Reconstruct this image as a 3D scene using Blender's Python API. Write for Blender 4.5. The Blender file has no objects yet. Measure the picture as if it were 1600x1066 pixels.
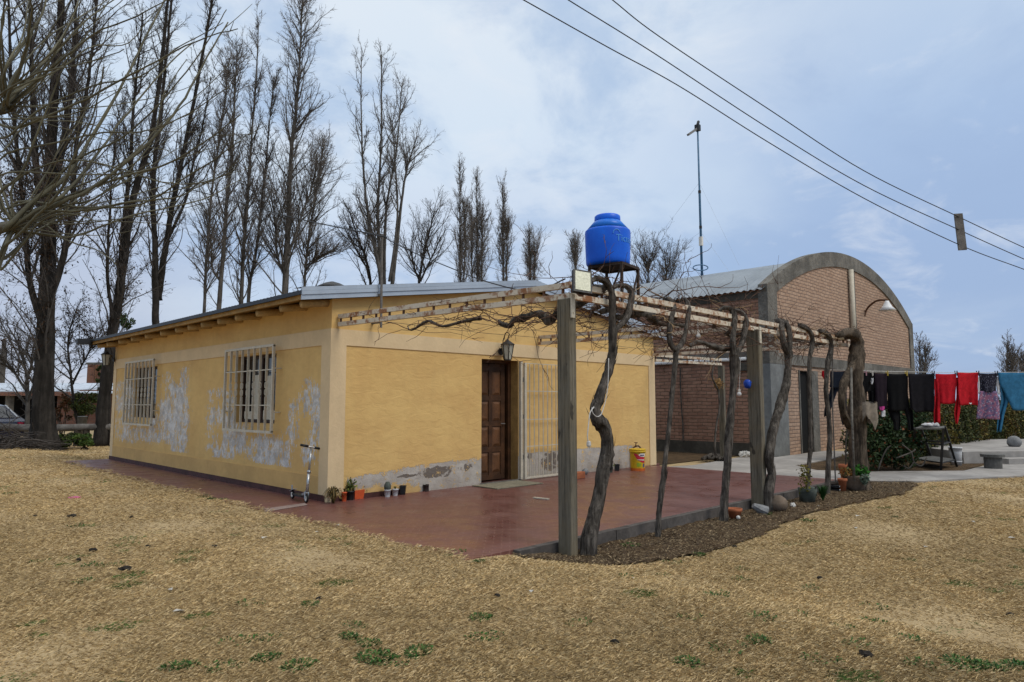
import bpy, math, random
import numpy as np
from mathutils import Vector, Matrix
random.seed(7); rng = np.random.default_rng(7)
scn = bpy.context.scene
COL = scn.collection
R = math.radians
# ------------------------------------------------------------------ camera (x along the front wall, y along the left wall, z=0 patio top)
F, CX, CY = 1067., 800., 533.
PITCH, YAW = R(5.14), R(44.9)
CAM = np.array([-4.91, -8.43, 1.35])
fw = np.array([math.cos(YAW), math.sin(YAW), 0.]); rt = np.array([math.sin(YAW), -math.cos(YAW), 0.]); UP = np.array([0, 0, 1.])
f3 = fw*math.cos(PITCH)+UP*math.sin(PITCH); u3 = -fw*math.sin(PITCH)+UP*math.cos(PITCH)
def ray(px, py): return f3+rt*(px-CX)/F+u3*(CY-py)/F
def Zp(px, py, z=0.): d = ray(px, py); return CAM+d*((z-CAM[2])/d[2])     # survey a photo point on a level plane
def Yp(px, py, y=0.): d = ray(px, py); return CAM+d*((y-CAM[1])/d[1])     # ... on a plane parallel to the front wall
def Xp(px, py, x=0.): d = ray(px, py); return CAM+d*((x-CAM[0])/d[0])     # ... on a plane parallel to the left wall
def Dp(px, py, D): d = ray(px, py); return CAM+d*(D/(d@fw))               # ... at a surveyed distance
def dep(p): return float((np.array(p)-CAM)@fw)
cam = bpy.data.cameras.new("camera"); co = bpy.data.objects.new("camera", cam); COL.objects.link(co)
cam.sensor_width = 36; cam.lens = 36*F/1600; cam.clip_end = 5000; cam.clip_start = .05
mrot = Matrix((rt, u3, -f3)).transposed().to_4x4(); mrot.translation = Vector(CAM); co.matrix_world = mrot
scn.camera = co
GZ = -.13
def sstep(a, b, v): t = np.clip((v-a)/(b-a), 0, 1); return t*t*(3-2*t)
def gz(x, y): return -.006-.124*sstep(-.8, .45, np.asarray(x, float))
# ------------------------------------------------------------------ materials
MATS = {}
class NB:
    def __init__(s, name):
        s.m = bpy.data.materials.new(name); s.m.use_nodes = True; s.n = s.m.node_tree.nodes; s.l = s.m.node_tree.links
        s.b = s.n['Principled BSDF']; s.b.inputs['Specular IOR Level'].default_value = .3
        s.tc = s.n.new('ShaderNodeTexCoord'); s.v = s.tc.outputs['Object']; MATS[name] = s.m
    def set(s, sock, val):
        if hasattr(val, 'links') or isinstance(val, bpy.types.NodeSocket): s.l.new(val, sock)
        else:
            if isinstance(val, (tuple, list)) and len(val) == 3 and sock.type == 'RGBA': val = (*val, 1)
            sock.default_value = val
    def noise(s, sc, det=4, rough=.55, vec=None, dist=0):
        n = s.n.new('ShaderNodeTexNoise'); s.set(n.inputs['Vector'], vec or s.v)
        n.inputs['Scale'].default_value = sc; n.inputs['Detail'].default_value = det; n.inputs['Roughness'].default_value = rough; n.inputs['Distortion'].default_value = dist
        return n.outputs['Fac']
    def mapv(s, scale=(1, 1, 1), loc=(0, 0, 0), rot=(0, 0, 0), vec=None):
        n = s.n.new('ShaderNodeMapping'); s.set(n.inputs['Vector'], vec or s.v)
        n.inputs['Scale'].default_value = scale; n.inputs['Location'].default_value = loc; n.inputs['Rotation'].default_value = rot
        return n.outputs[0]
    def ramp(s, fac, a, b, lo=0., hi=1.):
        n = s.n.new('ShaderNodeMapRange'); n.interpolation_type = 'SMOOTHSTEP'; s.set(n.inputs[0], fac)
        n.inputs[1].default_value = a; n.inputs[2].default_value = b; n.inputs[3].default_value = lo; n.inputs[4].default_value = hi
        return n.outputs[0]
    def mix(s, f, a, b, mode='MIX'):
        n = s.n.new('ShaderNodeMix'); n.data_type = 'RGBA'; n.blend_type = mode
        s.set(n.inputs[0], f); s.set(n.inputs[6], a); s.set(n.inputs[7], b); return n.outputs[2]
    def math(s, op, a, b=0., c=0.):
        n = s.n.new('ShaderNodeMath'); n.operation = op; s.set(n.inputs[0], a); s.set(n.inputs[1], b); s.set(n.inputs[2], c); return n.outputs[0]
    def sep(s, vec=None): n = s.n.new('ShaderNodeSeparateXYZ'); s.set(n.inputs[0], vec or s.v); return n.outputs
    def comb(s, x, y, z=0.):
        n = s.n.new('ShaderNodeCombineXYZ'); s.set(n.inputs[0], x); s.set(n.inputs[1], y); s.set(n.inputs[2], z); return n.outputs[0]
    def attr(s, name): n = s.n.new('ShaderNodeAttribute'); n.attribute_name = name; return n
    def bump(s, h, strength=.3, dist=.01, nrm=None):
        n = s.n.new('ShaderNodeBump'); s.set(n.inputs['Height'], h); n.inputs['Strength'].default_value = strength; n.inputs['Distance'].default_value = dist
        if nrm: s.l.new(nrm, n.inputs['Normal'])
        return n.outputs[0]
    def out(s, col, rough=.8, nrm=None, metal=0., spec=None):
        s.set(s.b.inputs['Base Color'], col); s.set(s.b.inputs['Roughness'], rough); s.b.inputs['Metallic'].default_value = metal
        if nrm: s.l.new(nrm, s.b.inputs['Normal'])
        if spec is not None: s.b.inputs['Specular IOR Level'].default_value = spec
        return s.m
def simple(name, c, rough=.7, var=.25, sc=6., bsc=40., bs=.15, metal=0., c2=None, lo=.35, hi=.65, spec=None, bd=.01, dirt=.35):
    b = NB(name); c2 = c2 or tuple(x*(1-var) for x in c)
    f = b.ramp(b.noise(sc, 6, .6), lo, hi); f2 = b.noise(sc*7, 3)
    col = b.mix(f, c, c2); col = b.mix(b.ramp(f2, .3, .7, 0, dirt), col, tuple(x*.6 for x in c2))
    return b.out(col, b.ramp(f2, .2, .8, max(rough-.08, .05), min(rough+.08, 1)), b.bump(b.noise(bsc, 4), bs, bd), metal, spec)
def bark(name, c, c2, sc=5., st=.9):
    b = NB(name); v = b.mapv((1, 1, .12)); n = b.noise(sc*4, 7, .75, v, .5); w = b.noise(sc, 3)
    col = b.mix(b.ramp(n, .3, .7), c2, c); col = b.mix(b.ramp(w, .35, .7, 0, .6), col, tuple(x*.55 for x in c2))
    return b.out(col, .95, b.bump(n, st, .03), 0, .15)
YEL = (.69, .465, .18); YEL2 = (.60, .38, .145); CREAM = (.68, .51, .30); GREY = (.42, .42, .45)
def wallmat(name, ax, left):
    b = NB(name); x, y, z = b.sep()
    u = (x, y)[ax]
    vv = b.comb(b.math('MULTIPLY', u, .45), z, 0.)
    rip = b.noise(9, 5, .6, vv, .8); big = b.noise(1.3, 6, .65); fine = b.noise(60, 3)
    yel = b.mix(b.ramp(big, .3, .7), YEL, YEL2)
    yel = b.mix(b.ramp(rip, .3, .75, 0, .22), yel, (.40, .24, .09))
    streak = b.noise(7, 4, .6, b.comb(u, b.math('MULTIPLY', z, .12), 0.))
    yel = b.mix(b.ramp(streak, .5, .8, 0, .18 if left else .1), yel, (.33, .22, .11))
    pe = b.attr('peel').outputs['Fac']
    pn = b.noise(4.2, 9, .72, b.comb(u, b.math('MULTIPLY', z, .6), 3.), .3) if left else b.noise(7, 9, .7)
    pn2 = b.noise(28, 5, .7, b.comb(u, b.math('MULTIPLY', z, .35), 7.)) if left else b.noise(40, 4, .6)
    e = b.math('ADD', b.math('MULTIPLY', pn, .75), b.math('MULTIPLY', pn2, .35))
    A1, A2 = (1.9, 2.3) if left else (1.1, .6)
    pm = b.ramp(b.math('ADD', pe, b.math('ADD', b.math('MULTIPLY', b.math('SUBTRACT', pn, .5), A1), b.math('MULTIPLY', b.math('SUBTRACT', pn2, .5), A2))), .47, .53)
    g = b.mix(b.ramp(b.noise(5, 6, .7), .35, .65), (.70, .675, .64), (.40, .38, .36)) if left else b.mix(b.ramp(b.noise(4, 6, .7), .35, .65), (.47, .43, .38), (.36, .32, .28))
    g = b.mix(b.ramp(b.noise(30, 4, .7), .45, .7, 0, .5), g, (.25, .24, .23) if left else (.30, .27, .24))
    st = b.attr('stain').outputs['Fac']
    sm = b.ramp(b.math('SUBTRACT', b.math('ADD', st, b.noise(6.5, 8, .7, None, .5)), 1.02), -.02, .02)
    g = b.mix(sm, g, (.15, .125, .105))
    col = b.mix(pm, yel, g)
    # brown tint, stronger towards the floor and broken by noise
    d = b.ramp(z, 0., .35, .5, 0.)
    col = b.mix(b.math('MULTIPLY', d, b.noise(6, 5, .6)), col, (.18, .13, .09))
    h = b.math('ADD', b.math('MULTIPLY', rip, .5 if left else 1.), b.math('MULTIPLY', fine, .15))
    h = b.math('SUBTRACT', h, b.math('MULTIPLY', pm, .35)); h = b.math('SUBTRACT', h, b.math('MULTIPLY', sm, .5))
    return b.out(col, .88, b.bump(h, .55 if not left else .45, .02), 0, .2)
wallmat('wall_front', 0, False); wallmat('wall_left', 1, True)
simple('yellow_plain', YEL2, .88, .14, 2, 25, .3, dirt=.1); simple('ochre_wood', (.42, .25, .08), .75, .35, 5, 40, .3)
simple('cream', CREAM, .88, .09, 2.5, 30, .35, dirt=.08); simple('redbrown', (.085, .03, .025), .6, .4, 4)
def dark_fac(): pass
# patio
b = NB('patio'); n1 = b.noise(1.1, 4); tex = b.n.new('ShaderNodeTexBrick'); b.l.new(b.mapv((1, 1, 1), rot=(0, 0, R(45))), tex.inputs['Vector'])
tex.inputs['Scale'].default_value = 1.; tex.inputs['Brick Width'].default_value = .16; tex.inputs['Row Height'].default_value = .08; tex.inputs['Mortar Size'].default_value = .004; tex.inputs['Mortar Smooth'].default_value = .4
for k, c in (('Color1', (.130, .046, .037)), ('Color2', (.105, .036, .030)), ('Mortar', (.20, .10, .082))): tex.inputs[k].default_value = (*c, 1)
col = b.mix(b.ramp(n1, .35, .7, 0, .4), tex.outputs['Color'], (.16, .07, .055)); col = b.mix(b.ramp(b.noise(9, 6, .7), .52, .75, 0, .35), col, (.22, .125, .10))
col = b.mix(b.ramp(b.noise(2.3, 5, .6, b.mapv((1, .4, 1))), .5, .75, 0, .35), col, (.09, .03, .025))
h = b.math('ADD', b.math('MULTIPLY', tex.outputs['Fac'], -.5), b.math('MULTIPLY', b.noise(6, 3), .8))
b.out(col, b.ramp(b.noise(2.2, 5, .65), .3, .7, .25, .52), b.bump(h, .5, .008), 0, .5)
# bricks
def brick(name, ax, c1, c2, mo):
    b = NB(name); x, y, z = b.sep(); u = (x, y)[ax]
    wob = b.math('MULTIPLY', b.math('SUBTRACT', b.noise(1.3, 3), .5), .07)
    v = b.comb(b.math('ADD', u, b.math('MULTIPLY', b.math('SUBTRACT', b.noise(6, 2), .5), .05)), b.math('ADD', z, wob), 0.)
    t = b.n.new('ShaderNodeTexBrick'); b.l.new(v, t.inputs['Vector']); t.inputs['Scale'].default_value = 1
    t.inputs['Brick Width'].default_value = .31; t.inputs['Row Height'].default_value = .10; t.inputs['Mortar Size'].default_value = .017; t.inputs['Mortar Smooth'].default_value = .6; t.inputs['Bias'].default_value = 0
    for k, c in (('Color1', c1), ('Color2', c2), ('Mortar', mo)): t.inputs[k].default_value = (*c, 1)
    col = b.mix(b.ramp(b.noise(5, 5, .7, b.mapv((1, 1, 2.))), .42, .7, 0, .5), t.outputs['Color'], tuple(q*1.2 for q in c1)); col = b.mix(b.ramp(b.noise(11, 4, .7, b.mapv((.6, .6, 1.6), (4, 4, 4))), .5, .75, 0, .65), col, tuple(q*.8 for q in c2))
    col = b.mix(b.ramp(b.noise(.7, 5, .6), .4, .75, 0, .4), col, tuple(q*.55 for q in c1))
    col = b.mix(b.ramp(b.noise(25, 4, .7), .55, .7, 0, .6), col, (.09, .06, .05))
    h = b.math('SUBTRACT', b.math('MULTIPLY', b.noise(30, 4), .6), t.outputs['Fac'])
    return b.out(col, .92, b.bump(h, .8, .015), 0, .15)
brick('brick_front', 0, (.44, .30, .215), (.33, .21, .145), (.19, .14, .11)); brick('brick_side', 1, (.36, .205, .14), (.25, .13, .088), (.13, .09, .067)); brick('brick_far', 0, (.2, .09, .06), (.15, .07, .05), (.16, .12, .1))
simple('concrete', (.20, .185, .16), .9, .5, 1.3, 18, .9, bd=.03); simple('concrete_blue', (.20, .205, .20), .9, .3, 1.5, 25, .4); simple('concrete_dark', (.13, .125, .115), .9, .4, 2, 30, .5)
simple('path', (.36, .335, .31), .9, .28, .9, 30, .35); simple('kerb', (.115, .10, .09), .9, .45, 3, 30, .6); simple('plinth_dark', (.085, .075, .06), .95, .4, 2, 20, .6)
# soil & lawn
b = NB('soil'); col = b.mix(b.ramp(b.noise(5, 6, .7), .3, .7), (.12, .078, .044), (.055, .036, .022)); col = b.mix(b.ramp(b.noise(45, 4, .7), .5, .7, 0, .7), col, (.21, .15, .085))
b.out(col, .97, b.bump(b.noise(25, 6, .75), 1., .04), 0, .1)
b = NB('lawn'); v = b.v
col = b.mix(b.ramp(b.noise(.45, 5, .6), .35, .65), (.37, .275, .155), (.295, .215, .118))
col = b.mix(b.ramp(b.noise(3.1, 6, .7), .4, .72, 0, .7), col, (.48, .365, .21)); col = b.mix(b.ramp(b.noise(9, 6, .75), .52, .75, 0, .55), col, (.18, .125, .07))
col = b.mix(b.ramp(b.noise(70, 4, .8), .45, .7, 0, .7), col, (.44, .33, .19)); col = b.mix(b.ramp(b.noise(1.6, 5, .7, b.mapv((1, 1, 1), (5, 3, 1))), .6, .74, 0, .35), col, (.14, .14, .05))
b.out(col, .97, b.bump(b.noise(90, 6, .8), .5, .012), 0, .08)
def attrmat(name, rough=.85, trans=0.):
    b = NB(name); a = b.attr('col'); b.out(a.outputs['Color'], rough, None, 0, .15)
    if trans: b.b.inputs['Subsurface Weight'].default_value = 0
    return b.m
attrmat('blade'); attrmat('leaf', .6)
# timber, metals, paint ...
b = NB('post_wood'); n = b.noise(30, 7, .75, b.mapv((1, 1, .045)), .4); n2 = b.noise(75, 4, .7, b.mapv((1, 1, .03))); w = b.noise(1.7, 5, .65); kn = b.noise(9, 2, .5, b.mapv((1, 1, .55), (3, 1, 7)))
col = b.mix(b.ramp(n, .32, .66), (.20, .18, .14), (.075, .066, .05)); col = b.mix(b.ramp(w, .4, .66, 0, .65), col, (.175, .14, .088)); col = b.mix(b.ramp(n2, .56, .64, 0, .75), col, (.035, .031, .026)); col = b.mix(b.ramp(kn, .68, .73, 0, .85), col, (.04, .034, .028)); zz = b.sep()[2]; col = b.mix(b.ramp(zz, .0, .5, .45, 0.), col, (.20, .16, .10))
b.out(col, .9, b.bump(b.math('SUBTRACT', n, b.math('MULTIPLY', n2, .8)), .9, .015), 0, .2)
simple('log', (.50, .34, .15), .8, .3, 5, 30, .4); simple('grey_timber', (.17, .155, .14), .9, .5, 3, 30, .7)
b = NB('rust_paint'); n = b.noise(5, 7, .7); n2 = b.noise(23, 5, .7); col = b.mix(b.ramp(b.math('ADD', b.math('MULTIPLY', n, .7), b.math('MULTIPLY', n2, .3)), .47, .58), (.60, .53, .42), (.25, .105, .04)); col = b.mix(b.ramp(b.noise(3, 4), .4, .7, 0, .45), col, (.42, .34, .25)); b.out(col, .65, b.bump(n2, .3, .004))
simple('rust_dark', (.06, .04, .03), .9, .5, 9, 60, .4); simple('rust', (.17, .085, .05), .9, .5, 9, 60, .4); simple('white_paint', (.58, .52, .41), .55, .16, 6, 50, .15); simple('white_clean', (.72, .72, .72), .5, .1, 5); simple('dark_iron', (.035, .033, .032), .6, .4, 8); simple('black_plastic', (.02, .02, .021), .45, .3, 8)
b = NB('galv'); n = b.noise(1.5, 5, .6); col = b.mix(b.ramp(n, .3, .7), (.42, .47, .53), (.33, .37, .42)); col = b.mix(b.ramp(b.noise(40, 4, .7), .55, .75, 0, .35), col, (.2, .2, .2)); b.out(col, .42, b.bump(b.noise(6, 3), .15, .01), .35)
b = NB('roof_sheet'); n = b.noise(1., 5, .6); col = b.mix(b.ramp(n, .3, .7), (.25, .28, .31), (.18, .205, .23)); vo = b.n.new('ShaderNodeTexVoronoi'); vo.inputs['Scale'].default_value = 1.3; b.l.new(b.v, vo.inputs['Vector'])
col = b.mix(b.ramp(vo.outputs['Distance'], .05, .07, .9, 0), col, (.06, .06, .065)); col = b.mix(b.ramp(b.noise(8, 5, .7, b.mapv((1, .2, 1))), .5, .8, 0, .3), col, (.19, .17, .15)); b.out(col, .45, None, .25)
simple('roof_dark', (.10, .09, .08), .8, .5, 3, 20, .3); simple('far_roof', (.5, .55, .62), .5, .15, 1.)
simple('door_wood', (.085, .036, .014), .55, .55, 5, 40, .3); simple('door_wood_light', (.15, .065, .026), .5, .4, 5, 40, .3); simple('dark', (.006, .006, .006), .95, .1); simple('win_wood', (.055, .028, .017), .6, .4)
b = NB('glass'); b.out((.02, .022, .025), .06, None, 0, .6)
simple('flood_led', (.55, .54, .37), .4, .1); simple('curtain', (.62, .58, .48), .9, .15, 8); simple('lamp_glass', (.42, .41, .34), .25, .15, 12, 60, .1); simple('flood_glass', (.55, .55, .40), .2, .1, 10)
bark('bark_vine', (.19, .165, .14), (.022, .018, .015), 8, 1.); bark('bark_poplar', (.05, .043, .037), (.014, .012, .010), 2.6, 1.); bark('bark_pale', (.15, .135, .118), (.06, .053, .046), 3, .7); bark('bark_mulberry', (.20, .185, .15), (.10, .09, .07), 4, .7); bark('bark_stump', (.19, .145, .105), (.03, .024, .018), 6, 1.)
simple('twig_branch', (.085, .074, .065), .9, .3, 3); simple('twig_dark', (.075, .063, .055), .9, .3, 3); simple('twig_pale', (.15, .13, .115), .9, .3, 3); simple('cane', (.115, .06, .037), .85, .4, 6); simple('cane_straw', (.40, .27, .14), .85, .3, 6); simple('shoot', (.125, .115, .072), .7, .4, 2.5, 30, .2)
b = NB('tank'); n = b.noise(1.4, 4); zz = b.sep()[2]; col = b.mix(b.ramp(n, .3, .7), (.001, .085, .56), (.002, .125, .70)); col = b.mix(b.ramp(b.noise(6, 5, .7, b.mapv((1, 1, .2))), .6, .85, 0, .2), col, (.02, .16, .5)); b.out(col, .42, b.bump(b.noise(4, 3), .08, .02), 0, .3)
simple('tank_top', (.006, .16, .66), .35, .1, 2); simple('logo', (.07, .30, .74), .5, .1); simple('mast_blue', (.08, .19, .32), .5, .3, 3); simple('cable', (.018, .018, .02), .6, .1); simple('cord', (.55, .53, .50), .5, .1)
def cloth(name, c, c2=None, sc=14): return simple(name, c, .95, .3, sc, 120, .3, 0, c2, spec=.1)
cloth('c_black', (.007, .007, .008)); cloth('c_black2', (.012, .011, .014)); cloth('c_navy', (.013, .018, .03)); cloth('c_plum', (.022, .015, .022)); cloth('c_red', (.46, .012, .022)); cloth('c_red2', (.52, .015, .025)); cloth('c_blue', (.035, .15, .28)); cloth('c_white', (.6, .6, .62)); cloth('c_pink', (.5, .06, .25)); cloth('c_rag', (.26, .22, .175))
b = NB('c_floral'); vo = b.n.new('ShaderNodeTexVoronoi'); vo.inputs['Scale'].default_value = 26; b.l.new(b.v, vo.inputs['Vector']); col = b.mix(b.ramp(b.noise(18, 3), .4, .6), (.10, .08, .16), (.25, .10, .16)); col = b.mix(b.ramp(vo.outputs['Distance'], .2, .35, .8, 0), col, (.34, .32, .40)); b.out(col, .95)
b = NB('c_dots'); vo = b.n.new('ShaderNodeTexVoronoi'); vo.inputs['Scale'].default_value = 40; b.l.new(b.v, vo.inputs['Vector']); col = b.mix(b.ramp(vo.outputs['Distance'], .15, .3, .9, 0), (.01, .01, .02), (.2, .2, .26)); b.out(col, .95)
simple('peg_yellow', (.6, .42, .05), .5); simple('peg_dark', (.03, .04, .06), .5); simple('peg_pink', (.55, .3, .35), .5)
simple('terracotta', (.38, .12, .05), .8, .3, 9); simple('orange_plastic', (.62, .10, .03), .45, .15); simple('white_plastic', (.62, .62, .62), .5, .15); simple('bucket_yellow', (.66, .42, .015), .4, .15); simple('bucket_red', (.55, .03, .05), .4, .1); simple('bucket_orange', (.6, .14, .02), .4, .2); simple('label_white', (.75, .7, .62), .5, .05); simple('label_dark', (.12, .10, .2), .5); simple('label_green', (.3, .42, .03), .5)
simple('stone', (.17, .125, .09), .9, .4, 4, 20, .6); simple('stone_grey', (.24, .24, .24), .9, .35, 6, 30, .6); simple('stone_pale', (.48, .45, .40), .9, .2); simple('stone_white', (.6, .58, .54), .8, .2); simple('mat', (.27, .24, .17), .97, .35, 12, 120, .8); simple('steel', (.5, .5, .5), .3, .3, 10, 60, .1, .8); simple('tyre', (.012, .012, .012), .8); simple('blue_plastic', (.01, .06, .42), .4); simple('straw', (.33, .19, .07), .95, .5, 12); simple('dung', (.022, .017, .012), .95, .4, 10, 40, .8); simple('green_grey', (.085, .10, .085), .85, .4, 8, 40, .5); simple('car_paint', (.018, .02, .045), .25, .2, 1., spec=.6); simple('tail_light', (.4, .02, .06), .3); simple('pink_plastic', (.75, .05, .35), .4); simple('dark_soil', (.03, .022, .016), .97, .4, 12, 60, .8); simple('tile_strip', (.30, .22, .19), .8, .3, 5); simple('bushbark', (.05, .04, .03), .95); simple('tin', (.06, .04, .035), .6, .5, 20)
# ------------------------------------------------------------------ mesh building
class MB:
    def __init__(s): s.v = []; s.f = []; s.n = 0; s.cols = []
    def add(s, vs, fs, col=None):
        vs = np.asarray(vs, float).reshape(-1, 3); s.v.append(vs)
        s.f.extend([tuple(int(i)+s.n for i in f) for f in fs]); s.n += len(vs)
        if col is not None: s.cols.append(np.broadcast_to(np.asarray(col, float), (len(vs), 3)))
        return s
    def box(s, a, b):
        (x0, y0, z0), (x1, y1, z1) = a, b
        return s.add([(x0, y0, z0), (x1, y0, z0), (x1, y1, z0), (x0, y1, z0), (x0, y0, z1), (x1, y0, z1), (x1, y1, z1), (x0, y1, z1)], [(0, 3, 2, 1), (4, 5, 6, 7), (0, 1, 5, 4), (1, 2, 6, 5), (2, 3, 7, 6), (3, 0, 4, 7)])
    def bar(s, p, q, w, h=None, up=(0, 0, 1)):
        p = np.array(p, float); q = np.array(q, float); h = h or w; t = q-p; t /= np.linalg.norm(t); up = np.array(up, float)
        if abs(t@up) > .98: up = np.array([1., 0, 0])
        a = np.cross(t, up); a /= np.linalg.norm(a); c = np.cross(a, t); vs = []
        for e in (p, q):
            for sx, sz in ((-1, -1), (1, -1), (1, 1), (-1, 1)): vs.append(e+a*sx*w/2+c*sz*h/2)
        return s.add(vs, [(0, 1, 2, 3), (7, 6, 5, 4), (0, 4, 5, 1), (1, 5, 6, 2), (2, 6, 7, 3), (3, 7, 4, 0)])
    def tube(s, pts, rad, n=8, jit=0., cap=True, ridge=0.):
        P = np.array(pts, float); N = len(P); r = np.broadcast_to(np.array(rad, float), (N,))
        T = np.gradient(P, axis=0); T /= np.linalg.norm(T, axis=1)[:, None]+1e-9
        ref = np.array([1., 0, 0]) if abs(T.mean(0)[2]) > .7 else np.array([0, 0, 1.])
        ref = np.array([1., 0, 0]) if abs(T[0][2]) > .7 else np.array([0, 0, 1.]); A = np.zeros((N, 3)); a0 = np.cross(T[0], ref)
        for i in range(N):                       # parallel transport, so that the section never flips
            a0 = a0-T[i]*(a0@T[i]); a0 = a0/(np.linalg.norm(a0)+1e-9); A[i] = a0
        B = np.cross(T, A)
        an = np.linspace(0, 2*np.pi, n, endpoint=False)
        J = 1+jit*rng.standard_normal((N, n)) if jit else np.ones((N, n))
        if ridge: J = J+ridge*np.where(np.arange(n) % 2, 1, -1)[None]*(.6+.4*np.sin(np.arange(N)*.7)[:, None])+ridge*.6*rng.standard_normal((1, n))
        V = P[:, None, :]+(r[:, None]*J)[..., None]*(np.cos(an)[None, :, None]*A[:, None, :]+np.sin(an)[None, :, None]*B[:, None, :])
        fs = [(i*n+k, i*n+(k+1) % n, (i+1)*n+(k+1) % n, (i+1)*n+k) for i in range(N-1) for k in range(n)]
        if cap: fs += [tuple(range(n))[::-1], tuple((N-1)*n+k for k in range(n))]
        return s.add(V, fs)
    def lathe(s, c, prof, n=20, cap=True):
        c = np.array(c, float); an = np.linspace(0, 2*np.pi, n, endpoint=False); V = []
        for r, z in prof: V += [c+np.array([r*math.cos(a), r*math.sin(a), z]) for a in an]
        fs = [(i*n+k, i*n+(k+1) % n, (i+1)*n+(k+1) % n, (i+1)*n+k) for i in range(len(prof)-1) for k in range(n)]
        if cap: fs += [tuple(range(n))[::-1], tuple((len(prof)-1)*n+k for k in range(n))]
        return s.add(V, fs)
    def blob(s, c, r, jit=.12, nu=12, nv=8, seed=0):
        g = np.random.default_rng(seed); c = np.array(c, float); r = np.broadcast_to(np.array(r, float), (3,)); V = [c+np.array([0, 0, -r[2]])]
        for i in range(1, nv):
            th = math.pi*i/nv
            for k in range(nu):
                a = 2*math.pi*k/nu; V.append(c+r*np.array([math.sin(th)*math.cos(a), math.sin(th)*math.sin(a), -math.cos(th)])*(1+jit*g.uniform(-1, 1)))
        V.append(c+np.array([0, 0, r[2]])); fs = [(0, 1+(k+1) % nu, 1+k) for k in range(nu)]
        for i in range(nv-2):
            for k in range(nu): fs.append((1+i*nu+k, 1+i*nu+(k+1) % nu, 1+(i+1)*nu+(k+1) % nu, 1+(i+1)*nu+k))
        L = len(V)-1; b0 = 1+(nv-2)*nu; fs += [(L, b0+k, b0+(k+1) % nu) for k in range(nu)]
        return s.add(V, fs)
    def poly(s, pts, thick=0., d=(0, 0, -1)):
        n = len(pts); pts = np.array(pts, float)
        if not thick: return s.add(pts, [tuple(range(n))])
        V = np.vstack([pts, pts+np.array(d, float)*thick])
        return s.add(V, [tuple(range(n)), tuple(range(2*n-1, n-1, -1))]+[(i, n+i, n+(i+1) % n, (i+1) % n) for i in range(n)])
    def batch(s, P, Rr, n=3):                      # many tapered twigs at once, P (B,N,3), Rr (B,N)
        P = np.asarray(P, float); Bn, N, _ = P.shape
        if Bn == 0: return s
        T = np.gradient(P, axis=1); T /= np.linalg.norm(T, axis=2)[..., None]+1e-9; m = T.mean(1)
        ref = np.where(np.abs(m[:, 2:3]) > .7, np.array([[1., 0, 0]]), np.array([[0, 0, 1.]]))
        A = np.cross(T, ref[:, None, :]); A /= np.linalg.norm(A, axis=2)[..., None]+1e-9; B = np.cross(T, A)
        an = np.linspace(0, 2*np.pi, n, endpoint=False)
        V = P[:, :, None, :]+Rr[:, :, None, None]*(np.cos(an)[None, None, :, None]*A[:, :, None, :]+np.sin(an)[None, None, :, None]*B[:, :, None, :])
        idx = np.arange(Bn*N*n).reshape(Bn, N, n); a = idx[:, :-1, :]; c = idx[:, 1:, :]
        q = np.stack([a, np.roll(a, -1, 2), np.roll(c, -1, 2), c], -1).reshape(-1, 4)+s.n
        s.v.append(V.reshape(-1, 3)); s.f.extend(map(tuple, q.tolist())); s.n += Bn*N*n
        return s
    def mesh(s, name, mat, base=(0, 0, 0), smooth=False):
        me = bpy.data.meshes.new(name); V = np.vstack(s.v)-np.array(base, float)
        me.from_pydata(V.tolist(), [], s.f); me.materials.append(MATS[mat])
        if s.cols:
            a = me.attributes.new('col', 'FLOAT_COLOR', 'POINT'); C = np.vstack(s.cols); a.data.foreach_set('color', np.hstack([C, np.ones((len(C), 1))]).astype(np.float32).ravel())
        if smooth: me.shade_smooth()
        me.update(); return me
BASE = {}
def tag(o, label=None, cat=None, group=None, kind=None):
    for k, v in (('label', label), ('category', cat), ('group', group), ('kind', kind)):
        if v: o[k] = v
    return o
def thing(name, label, cat, base=(0, 0, 0), group=None):
    o = bpy.data.objects.new(name, None); COL.objects.link(o); o.location = Vector(base); o.empty_display_size = .2; BASE[o] = np.array(base, float); return tag(o, label, cat, group)
def part(mb, name, mat, par, smooth=False, label=None):
    o = bpy.data.objects.new(name, mb.mesh(name, mat, BASE[par], smooth)); COL.objects.link(o); o.parent = par; BASE[o] = BASE[par]
    if label: o['label'] = label
    return o
def solo(mb, name, mat, label, cat, base=None, group=None, smooth=False):
    V = np.vstack(mb.v)
    if base is None: base = np.array([*V.mean(0)[:2], V[:, 2].min()])
    o = bpy.data.objects.new(name, mb.mesh(name, mat, base, smooth)); COL.objects.link(o); o.location = Vector(base); BASE[o] = np.array(base, float); return tag(o, label, cat, group)
def struct(mb, name, mat, kind='structure', smooth=False, label=None):
    o = bpy.data.objects.new(name, mb.mesh(name, mat, (0, 0, 0), smooth)); COL.objects.link(o); o['kind'] = kind
    if label: o['label'] = label
    return o
def copy_tree(o, parent=None):
    c = o.copy(); COL.objects.link(c); c.parent = parent
    for ch in o.children: copy_tree(ch, c)
    return c
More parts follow.
